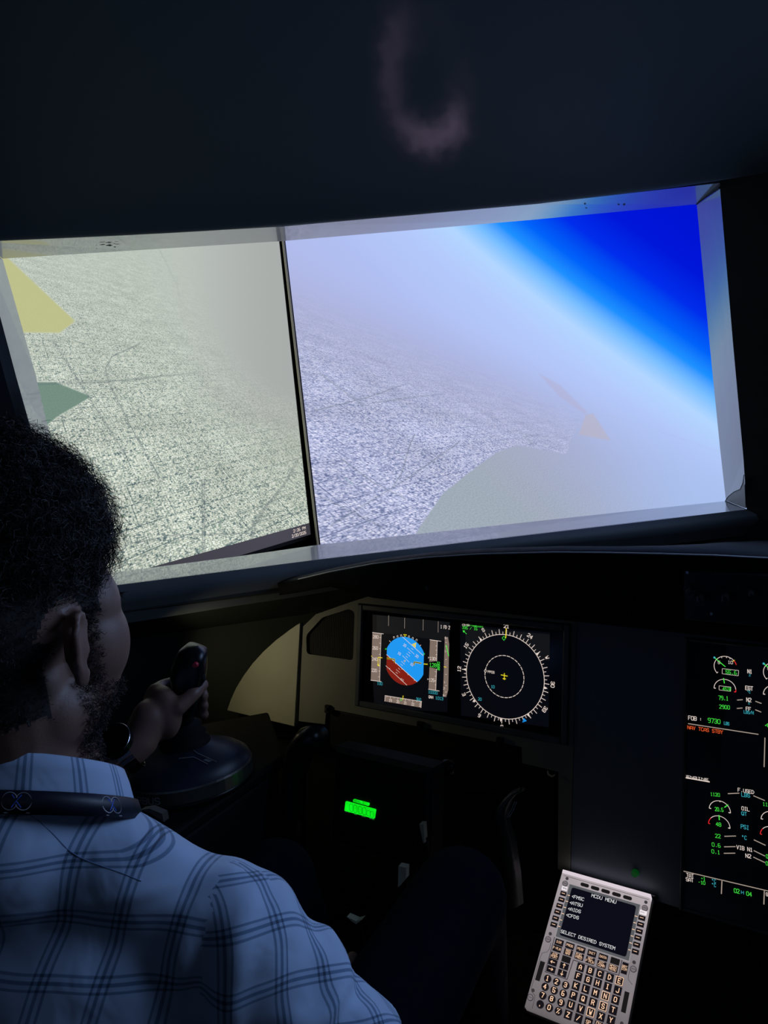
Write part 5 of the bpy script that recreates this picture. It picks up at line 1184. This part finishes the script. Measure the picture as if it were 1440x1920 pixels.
# right hand resting on the thigh, fingers slightly spread
rf = nrm(KR-HPR); rs = nrm(np.cross(rf, zz)); rn = np.cross(rs, rf)
ph = WR+rf*.045-rn*.005; b.cap(WR, ph, .024, .024); E_(ph+rf*.03, (.040, .050, .016), [rs, rf, rn])
for k, ln in enumerate((.066, .075, .070, .055)):
    o_ = ph+rf*.065+rs*(.030-.020*k); d_ = nrm(rf+rs*(.12-.08*k)); b.tube([o_-rf*.02, o_+d_*ln*.4+rn*.006, o_+d_*ln*.72+rn*.001, o_+d_*ln-rn*.010], [.0098, .0095, .0088, .0075], 10); b.ell(o_+d_*ln-rn*.010, .0076)
b.tube([ph+rs*-.03, ph-rs*.052+rf*.03, ph-rs*.060+rf*.058-rn*.006], [.013, .011, .009], 10)
M_skin = mat('brown_skin', (.19, .10, .075), .5, noise=40, bump=(500, .25, .0006), var=.10); M_skin.node_tree.nodes['Principled BSDF'].inputs['Subsurface Weight'].default_value = .08; M_skin.node_tree.nodes['Principled BSDF'].inputs['Subsurface Radius'].default_value = (.01, .004, .002)
M_scalp = mat('dark_scalp', (.020, .014, .013), .8, noise=200)
M_hair = mat('black_curly_hair', (.018, .015, .017), .5, spec=.3)
body, BW = fuse('body', b, .0036, [M_skin, M_scalp], man, 5, .5)
hc = (BW-HO)@np.stack([hr, hf, hz_], 1)         # head coordinates of every body vertex
def hairmask(h):
    x, y, z_ = h[:, 0], h[:, 1], h[:, 2]
    earz = (np.hypot((y+.010)/.028, (z_-.002)/.040) < 1) & (np.abs(x) > .064)
    top = z_ > .058+.35*np.clip(y-.02, -.2, .1)
    back = (y < -.018+.0*z_) & (z_ > -.055)
    side = (z_ > .018) & (y < .040)
    return (top | back | side) & ~earz & (z_ > -.09)
def beardmask(h):
    x, y, z_ = h[:, 0], h[:, 1], h[:, 2]
    burn = (np.abs(x) > .055) & (y > .012) & (y < .034) & (z_ < .03) & (z_ > -.05)
    jaw = (z_ < -.040-.25*(y-.03)) & (z_ > -.118) & (y > .006)
    lips = (np.abs(x) < .026) & (y > .06) & (z_ > -.078) & (z_ < -.048)
    return (burn | jaw) & ~lips & (np.hypot(x, y) > .02)
me = body.data; nv = np.empty(len(me.vertices)*3); me.vertices.foreach_get('normal', nv); nv = nv.reshape(-1, 3)
hm = hairmask(hc) & (hc[:, 2] < .25); bmk = beardmask(hc)
ls = np.empty(len(me.polygons), int); me.polygons.foreach_get('loop_start', ls); li = np.empty(len(me.loops), int); me.loops.foreach_get('vertex_index', li)
mi_ = (hm[li[ls]] & True).astype(np.int32); me.polygons.foreach_set('material_index', mi_); me.update()
# eyes
for s in (-1, 1):
    mb = MB(); mb.ell(HP(s*.030, .077, .004), .0125, nu=16, nv=12); mb.build('eye', mat('eye_white', (.6, .58, .55), .2), man, smooth=True)
# ---- hair: thousands of small coils rooted in the scalp, and short beard
def coils(name, roots, norms, Lf, rad, turns, wid, mt, seg_=11, droop=.1):
    n = len(roots); t = np.linspace(0, 1, seg_+1)[None, :, None]
    rnd_ = RS.normal(size=(n, 3)); ax = norms+.35*rnd_; ax /= np.linalg.norm(ax, axis=1, keepdims=True)
    u_ = np.cross(ax, RS.normal(size=(n, 3))); u_ /= np.linalg.norm(u_, axis=1, keepdims=True); v_ = np.cross(ax, u_)
    L = (Lf*(.7+.5*RS.rand(n)))[:, None, None]; ph_ = (RS.rand(n)*6.28)[:, None, None]; tw = (turns*(.7+.6*RS.rand(n)))[:, None, None]
    rr = (rad*(.6+.8*RS.rand(n)))[:, None, None]*np.minimum(1, t*4)
    P = roots[:, None, :]+ax[:, None, :]*L*t+u_[:, None, :]*rr*np.cos(ph_+6.283*tw*t)+v_[:, None, :]*rr*np.sin(ph_+6.283*tw*t)
    P[..., 2] -= (droop*L*t*t)[..., 0]
    s_ = RS.normal(size=(n, 1, 3)); s_ /= np.linalg.norm(s_, axis=2, keepdims=True)
    T_ = np.gradient(P, axis=1); sd = np.cross(T_, s_); sd /= np.linalg.norm(sd, axis=2, keepdims=True)+1e-9
    w_ = wid*(1-.55*t); A = P-sd*w_; B = P+sd*w_
    VV = np.stack([A, B], 2).reshape(-1, 3)
    base_i = (np.arange(n)*(seg_+1)*2)[:, None]+np.arange(seg_)[None]*2
    Fc = np.stack([base_i, base_i+1, base_i+3, base_i+2], -1).reshape(-1, 4)
    me_ = bpy.data.meshes.new(name); me_.vertices.add(len(VV)); me_.vertices.foreach_set('co', (VV-np.array(man['_w'])).ravel())
    me_.loops.add(Fc.size); me_.loops.foreach_set('vertex_index', Fc.ravel()); me_.polygons.add(len(Fc)); me_.polygons.foreach_set('loop_start', np.arange(0, Fc.size, 4))
    me_.update(calc_edges=True); me_.materials.append(mt); o = bpy.data.objects.new(name, me_); COL.objects.link(o); o.parent = man; return o
HC = HP(-.002, -.008, .088); HRad = np.array([.090, .104, .098]); R3 = np.stack([hr, hf, hz_], 1)
# dense dark core
ico = bmesh.new(); bmesh.ops.create_icosphere(ico, subdivisions=6, radius=1); pts = np.array([v.co for v in ico.verts]); fcs = [tuple(v.index for v in f.verts) for f in ico.faces]; ico.free()
from mathutils import noise as mn
nz = np.array([mn.noise(Vector(p*7)) * .5+mn.noise(Vector(p*17))*.55 for p in pts]); 
hl = pts*HRad*(.875+.07*nz)[:, None]
flat = np.clip((-.01-(hl[:, 2]))/.10, 0, 1)     # thins out to the fade at the nape and temples
hl[:, 0] *= 1-.14*flat; hl[:, 1] *= 1-.06*flat
core = HC+hl@R3.T
h_c = (core-HO)@R3
keep = (h_c[:, 2] > .052+.30*np.clip(h_c[:, 1], -.2, .2)) | ((h_c[:, 1] < -.012) & (h_c[:, 2] > -.035)) | ((h_c[:, 2] > .036) & (h_c[:, 1] < .05))
pull = (~keep)
core[pull] = (HO+((h_c[pull]-np.array([0, -.014, .048]))*.80+np.array([0, -.014, .048]))@R3.T)
mb = MB(); mb.add(core, fcs); hb = mb.build('hair', M_scalp, man, smooth=True)
k_ = np.where(keep)[0]; sel = RS.choice(k_, 15000); jit = RS.normal(size=(15000, 3))*.0035
hn_ = (pts/HRad); hn_ /= np.linalg.norm(hn_, axis=1, keepdims=True); hn_ = hn_@R3.T
hh2 = h_c[sel]; Ls = np.where(hh2[:, 2] > .06, .020, np.where(hh2[:, 2] > .02, .011, .005))
coils('hair_coils', core[sel]+jit, hn_[sel], Ls, .0045, 2.2, .00032, M_hair)['label'] = 'frizzy black curls'
sel = RS.choice(np.where(hm & (hc[:, 2] < .06))[0], 5000); coils('short_hair', BW[sel]+RS.normal(size=(5000, 3))*.0012, nv[sel], .0045, .0009, 1.2, .00028, M_hair, 5)
sel = RS.choice(np.where(bmk)[0], 5200); coils('beard', BW[sel]+RS.normal(size=(5200, 3))*.0012, nv[sel], .006, .0014, 1.3, .00030, M_hair, 6)
for s in (-1, 1):
    rr_ = HP(s*.028, .088, .024)+RS.normal(size=(160, 3))*.0015+hr[None]*RS.uniform(-.016, .016, (160, 1)); coils('eyebrow', rr_, np.tile(hf*.3+hr*s, (160, 1)), .007, .0003, .5, .0003, M_hair, 4)
# ---- shirt
s_ = MB(); b = s_
for q in (-1, 1):
    b.cap(TP(q*.025, .02, -.068), TP(q*.140, .048, -.138), .050, .050)
b.cap(TP(0, .0, -.062), TP(0, .04, -.09), .068, .08)
E_(TP(0, .055, -.235), (.188, .112, .150), AXT); E_(TP(0, .06, -.33), (.190, .118, .18), AXT); E_(TP(0, .068, -.46), (.178, .125, .12), AXT)
for S, E, W, h in ((SR_, ER, WR, 1), (SL_, EL, WL, -1)):
    b.cap(S, S+(E-S)*.35, .063, .060); b.cap(S+(E-S)*.35, E, .060, .052); Wc = E+(W-E)*(.90 if h > 0 else .70); b.cap(E, Wc, .052, .036)
M_shirt = bpy.data.materials.new('pale_blue_check_cloth'); M_shirt.use_nodes = True
nt = M_shirt.node_tree; N = nt.nodes; L = nt.links; bs = N['Principled BSDF']; bs.inputs['Roughness'].default_value = .85; bs.inputs['Sheen Weight'].default_value = .3
uvn = N.new('ShaderNodeUVMap'); uvn.uv_map = 'weave'; sp = N.new('ShaderNodeSeparateXYZ'); L.new(uvn.outputs[0], sp.inputs[0])
wob = N.new('ShaderNodeTexNoise'); wob.inputs['Scale'].default_value = 9; wob.inputs['Detail'].default_value = 1; L.new(uvn.outputs[0], wob.inputs['Vector'])
def stripes(sock, off):
    a = N.new('ShaderNodeMath'); a.operation = 'MULTIPLY_ADD'; a.inputs[1].default_value = .012; L.new(wob.outputs['Fac'], a.inputs[0]); L.new(sock, a.inputs[2])
    d = N.new('ShaderNodeMath'); d.operation = 'MULTIPLY_ADD'; d.inputs[1].default_value = 1/.043; d.inputs[2].default_value = off+50; L.new(a.outputs[0], d.inputs[0])
    f = N.new('ShaderNodeMath'); f.operation = 'FRACT'; L.new(d.outputs[0], f.inputs[0])
    r = N.new('ShaderNodeValToRGB'); e = r.color_ramp.elements; r.color_ramp.interpolation = 'LINEAR'
    st_ = [(0, .0), (.005, .85), (.04, .85), (.05, .1), (.105, .1), (.115, .95), (.165, .95), (.175, .1), (.23, .1), (.24, .85), (.275, .85), (.29, 0)]
    e[0].position = st_[0][0]; e[0].color = (st_[0][1],)*3+(1,); e[1].position = st_[-1][0]; e[1].color = (0, 0, 0, 1)
    for p, v in st_[1:-1]: q = e.new(p); q.color = (v, v, v, 1)
    L.new(f.outputs[0], r.inputs[0]); return r.outputs[0]
su, sv = stripes(sp.outputs[0], .1), stripes(sp.outputs[1], .55)
ad = N.new('ShaderNodeMath'); ad.operation = 'ADD'; L.new(su, ad.inputs[0]); L.new(sv, ad.inputs[1])
mr = N.new('ShaderNodeMapRange'); mr.inputs['From Max'].default_value = 1.9; mr.inputs['To Max'].default_value = 1.0; L.new(ad.outputs[0], mr.inputs[0])
ga_ = N.new('ShaderNodeValToRGB'); e = ga_.color_ramp.elements; e[0].color = (*srgb(176, 196, 226), 1); e[1].color = (*srgb(52, 72, 96), 1); q = e.new(.5); q.color = (*srgb(104, 130, 164), 1); L.new(mr.outputs[0], ga_.inputs[0])
L.new(ga_.outputs[0], bs.inputs['Base Color'])
wv = N.new('ShaderNodeTexNoise'); wv.inputs['Scale'].default_value = 14; wv.inputs['Detail'].default_value = 3; wv.inputs['Distortion'].default_value = .6
tcx = N.new('ShaderNodeTexCoord'); L.new(tcx.outputs['Object'], wv.inputs['Vector']); bp = N.new('ShaderNodeBump'); bp.inputs['Strength'].default_value = .5; bp.inputs['Distance'].default_value = .012
L.new(wv.outputs['Fac'], bp.inputs['Height']); L.new(bp.outputs[0], bs.inputs['Normal'])
shirt, SW = fuse('shirt', s_, .0055, [M_shirt], man, 14, .6)
# folds: pull at the armhole, soft wrinkles along the sleeve
me = shirt.data; sn = np.empty(len(me.vertices)*3); me.vertices.foreach_get('normal', sn); sn = sn.reshape(-1, 3)
T3 = np.stack([rt, ft, up_], 1); tc_ = (SW-NK)@T3; adr = nrm(ER-SR_)
al = (SW-SR_)@adr; 
n1_ = np.array([mn.noise(Vector((p[0]*9, p[1]*9, p[2]*22)))+.5*mn.noise(Vector(p*34)) for p in SW])
disp = .0035*n1_
arm = np.clip((tc_[:, 0]-.12)/.05, 0, 1)
disp += arm*.0045*np.sin(al*95+n1_*2.5)*np.exp(-((al-.12)/.14)**2)
disp += -.007*np.exp(-((tc_[:, 0]-.165-.10*(tc_[:, 2]+.2))/.012)**2)*np.clip((-.10-tc_[:, 2])/.05, 0, 1)*(tc_[:, 1] < .06)
disp += .006*np.exp(-((tc_[:, 0]-.192-.12*(tc_[:, 2]+.2))/.011)**2)*np.clip((-.09-tc_[:, 2])/.04, 0, 1)*(tc_[:, 1] < .05)
disp += .002*np.exp(-((tc_[:, 2]+.105-.1*(tc_[:, 0]-.1))/.004)**2)*(tc_[:, 0] > .02)*(tc_[:, 1] < .04)
SW2 = SW+sn*disp[:, None]; me.vertices.foreach_set('co', (SW2-np.array(man['_w'])).ravel())
uv = np.stack([tc_[:, 0]*.94-.20*tc_[:, 2], tc_[:, 2]*1.0+tc_[:, 0]*.10-.35*np.clip(tc_[:, 1], 0, 1)], 1)
side_ = nrm(np.cross(adr, up_+ft*.4)); sl = (tc_[:, 0] > .168+.10*(tc_[:, 2]+.2))|(tc_[:, 0] < -.175)
pr_ = np.cross(adr, side_); th_ = np.arctan2((SW-SR_)@pr_, (SW-SR_)@side_)*.062
uvs = np.stack([al*.74+th_*.68, -al*.68+th_*.74], 1)
uv[sl] = uvs[sl]
ul = me.uv_layers.new(name='weave'); li = np.empty(len(me.loops), int); me.loops.foreach_get('vertex_index', li); ls = np.empty(len(me.polygons), int); me.polygons.foreach_get('loop_start', ls)
lt = np.empty(len(me.polygons), int); me.polygons.foreach_get('loop_total', lt)
fsl = np.repeat(sl[li[ls]], lt); UV = np.where(fsl[:, None], uvs[li], uv[li]) if False else None
uvt = np.stack([tc_[:, 0]*.94-.20*tc_[:, 2], tc_[:, 2]*1.0+tc_[:, 0]*.10-.35*np.clip(tc_[:, 1], 0, 1)], 1)
UV = np.where(fsl[:, None], uvs[li], uvt[li]); ul.data.foreach_set('uv', UV.ravel()); me.update()
# yoke seam and shoulder seam
def surf(P_, dirv, lift=.0012):
    from mathutils.bvhtree import BVHTree
    out_ = []
    for p in P_:
        r_ = bvh.ray_cast(Vector(p)+Vector(dirv)*.15, -Vector(dirv)); out_.append(np.array(r_[0])+np.array(r_[1])*lift if r_[0] else np.array(p))
    return out_
from mathutils.bvhtree import BVHTree
me.update(); bvh = BVHTree.FromPolygons([Vector(p) for p in SW2], [tuple(p.vertices) for p in me.polygons])
mb = MB(); dv = nrm(up_-ft*.6)
mb.tube(surf([TP(a, .0, -.10) for a in np.linspace(.02, .12, 14)], dv, .0001), .0004, 5)
mb.build('seam', mat('shirt_seam_thread', srgb(110, 134, 170), .8), shirt)
# ---- collar
def ringp(th, rad, h):
    a = math.radians(th); lat = .080*math.sin(a); fo = -.070*math.cos(a)
    drop = -.017-.024*(1-math.cos(a))
    return TP(0, .028, 0)+rt*lat*rad+ft*fo*rad+up_*(h+drop)
def band(name, mt, spec, t0, t1, n, parent, uvlen=True):
    ths = np.linspace(t0, t1, n); rows_ = [[ringp(t, r_, h) for t in ths] for r_, h in spec]
    mb = MB(); mb.loft(rows_); o = mb.build(name, mt, parent, smooth=True, recalc=False)
    me_ = o.data; ul_ = me_.uv_layers.new(name='weave'); k = len(ths)
    for pl_ in me_.polygons:
        for lp in pl_.loop_indices:
            vi = me_.loops[lp].vertex_index; r_i, t_i = divmod(vi, k); ul_.data[lp].uv = (math.radians(ths[t_i])*.085, r_i*.006+.01)
    sm = o.modifiers.new('th', 'SOLIDIFY'); sm.thickness = .0014; sm.offset = 0; return o
band('collar', M_shirt, [(.86, .000), (.90, .022), (.94, .030), (1.0, .030), (1.05, .020), (1.10, .006), (1.13, -.006)], -118, 118, 60, shirt)
mb = MB()
for s in (-1, 1):
    a0_, a1_ = ringp(s*116, 1.13, -.006), ringp(s*116, 1.04, .016); tip = TP(s*.095, .070, -.085); tp2 = TP(s*.03, .100, -.075)
    mb.add([a0_, a1_, tp2, tip], [(0, 1, 2, 3)])
o = mb.build('collar_point', M_shirt, shirt, recalc=False); o.data.uv_layers.new(name='weave'); sm = o.modifiers.new('th', 'SOLIDIFY'); sm.thickness = .002
# ---- lanyard
M_lan = mat('dark_blue_lanyard', (.008, .009, .022), .5, noise=30)
lan = band('lanyard', M_lan, [(1.15, .004), (1.18, -.003), (1.21, -.013)], -125, 125, 60, man)
lan['label'] = 'dark navy lanyard with looped emblem'
mb = MB()
for s in (-1, 1): 
    q_ = [ringp(s*125, 1.19, -.008), TP(s*.062, .118, -.110), TP(s*.050, .160, -.19), TP(s*.012, .190, -.29)]
    mb.loft([[p-rt*.008 for p in q_], [p+rt*.008 for p in q_]])
o = mb.build('lanyard_strap', M_lan, man, recalc=False); sm = o.modifiers.new('th', 'SOLIDIFY'); sm.thickness = .0015
def lanp(th, v, lift=1.008):
    t = (v+.0085)/.017; r_ = 1.21-.06*t; h = -.013+.017*t; return ringp(th, r_*lift, h)
M_logo = mat('silver_print', (.45, .45, .5), .4); M_logob = mat('blue_print', (.05, .15, .75), .4)
for x_t in (212, 30, -150):
    th0 = min(np.linspace(-60, 110, 400), key=lambda t: abs(pjx(ringp(t, 1.2, -.007))[0]-x_t)); mb = MB(); mb1 = MB(); dg = .0068/.1*57.3
    for s in (-1, 1):
        mb.tube([lanp(th0+s*dg*(.78+math.cos(t)*.92), math.sin(t)*.0062+.001) for t in np.linspace(-2.75, 2.75, 18)], .0004, 4)
        mb1.tube([lanp(th0-dg*.55, s*.0045+.001), lanp(th0, .001), lanp(th0+dg*.55, -s*.0045+.001)], .0005, 4)
    mb.tube([lanp(th0-dg*1.3, -.0072), lanp(th0+dg*1.5, -.0072)], .0003, 4)
    mb.build('emblem', M_logo, lan); mb1.build('emblem_cross', M_logob, lan)
# ---- trousers, shoes, watch
t_ = MB(); b = t_
for H_, K_, fx in ((HPR, KR, V(-.52, .95, .13)), (HPL, KL2, V(-.72, .88, .13))):
    b.cap(H_, K_, .088, .064); b.cap(K_, fx, .062, .050)
E_(TP(0, .05, -.56), (.165, .12, .08), AXT); b.cap(HPR, HPL, .09, .09)
M_jean = mat('dark_navy_trousers', (.002, .003, .009), .95, spec=.1, noise=60, bump=(30, .4, .006))
fuse('trousers', t_, .009, [M_jean], man, 8, .6)
for fx in (V(-.52, .95, 0), V(-.72, .88, 0)):
    b = MB(); E_(fx+fw*.05+zz*.035, (.045, .11, .035), [rt, fw, zz]); E_(fx-fw*.02+zz*.05, (.04, .055, .045), [rt, fw, zz]); b.box(Fr(fx+fw*.04, rt, fw), -.045, .045, -.12, .11, 0, .02)
    fuse('shoe', b, .007, [M_black], man, 4)
wa = nrm(WL-EL); wu = nrm(np.cross(wa, CP-WL)); wn = np.cross(wu, wa); wn = wn if wn@(CP-WL) > 0 else -wn
wc = WL-wa*.022
dial = nrm(wn*.75-CR*.25+CU*.55); dial = nrm(dial-wa*(dial@wa)); dsd = np.cross(wa, dial)
wt_ = empty_w = bpy.data.objects.new('watch', None); 
bpy.data.objects.remove(wt_)
mb = MB(); WF = Fr(wc+dial*.031, dsd, wa); mb.cyl(WF, 0, 0, .024, -.004, .006, 28); mb.cyl(WF, 0, 0, .0212, .006, .0065, 28, 1); mb.cyl(WF, .0225, 0, .002, .0, .004, 8); wob_ = mb.build('watch', [M_blackg, M_glass], man); wob_['label'] = 'round dark wristwatch on a metal bracelet'
mb = MB(); mb.tube([WF(.0235*math.cos(t), .0235*math.sin(t), .0065) for t in np.linspace(.3, 2.6, 20)], .0006, 5); mb.build('watch_rim', M_steel, wob_)
M_link = mat('dark_steel_links', (.12, .12, .13), .28, metal=1.)
for k in range(22):
    a = math.radians(44+k*(272/21)); d_ = dial*math.cos(a)+dsd*math.sin(a); f_ = Fr(wc+d_*.0325, np.cross(d_, wa), wa)
    mb = MB(); mb.box(f_, -.0026, .0026, -.009, .009, -.001, .0018, bev=.0007); mb.build('bracelet_link', M_link, wob_)
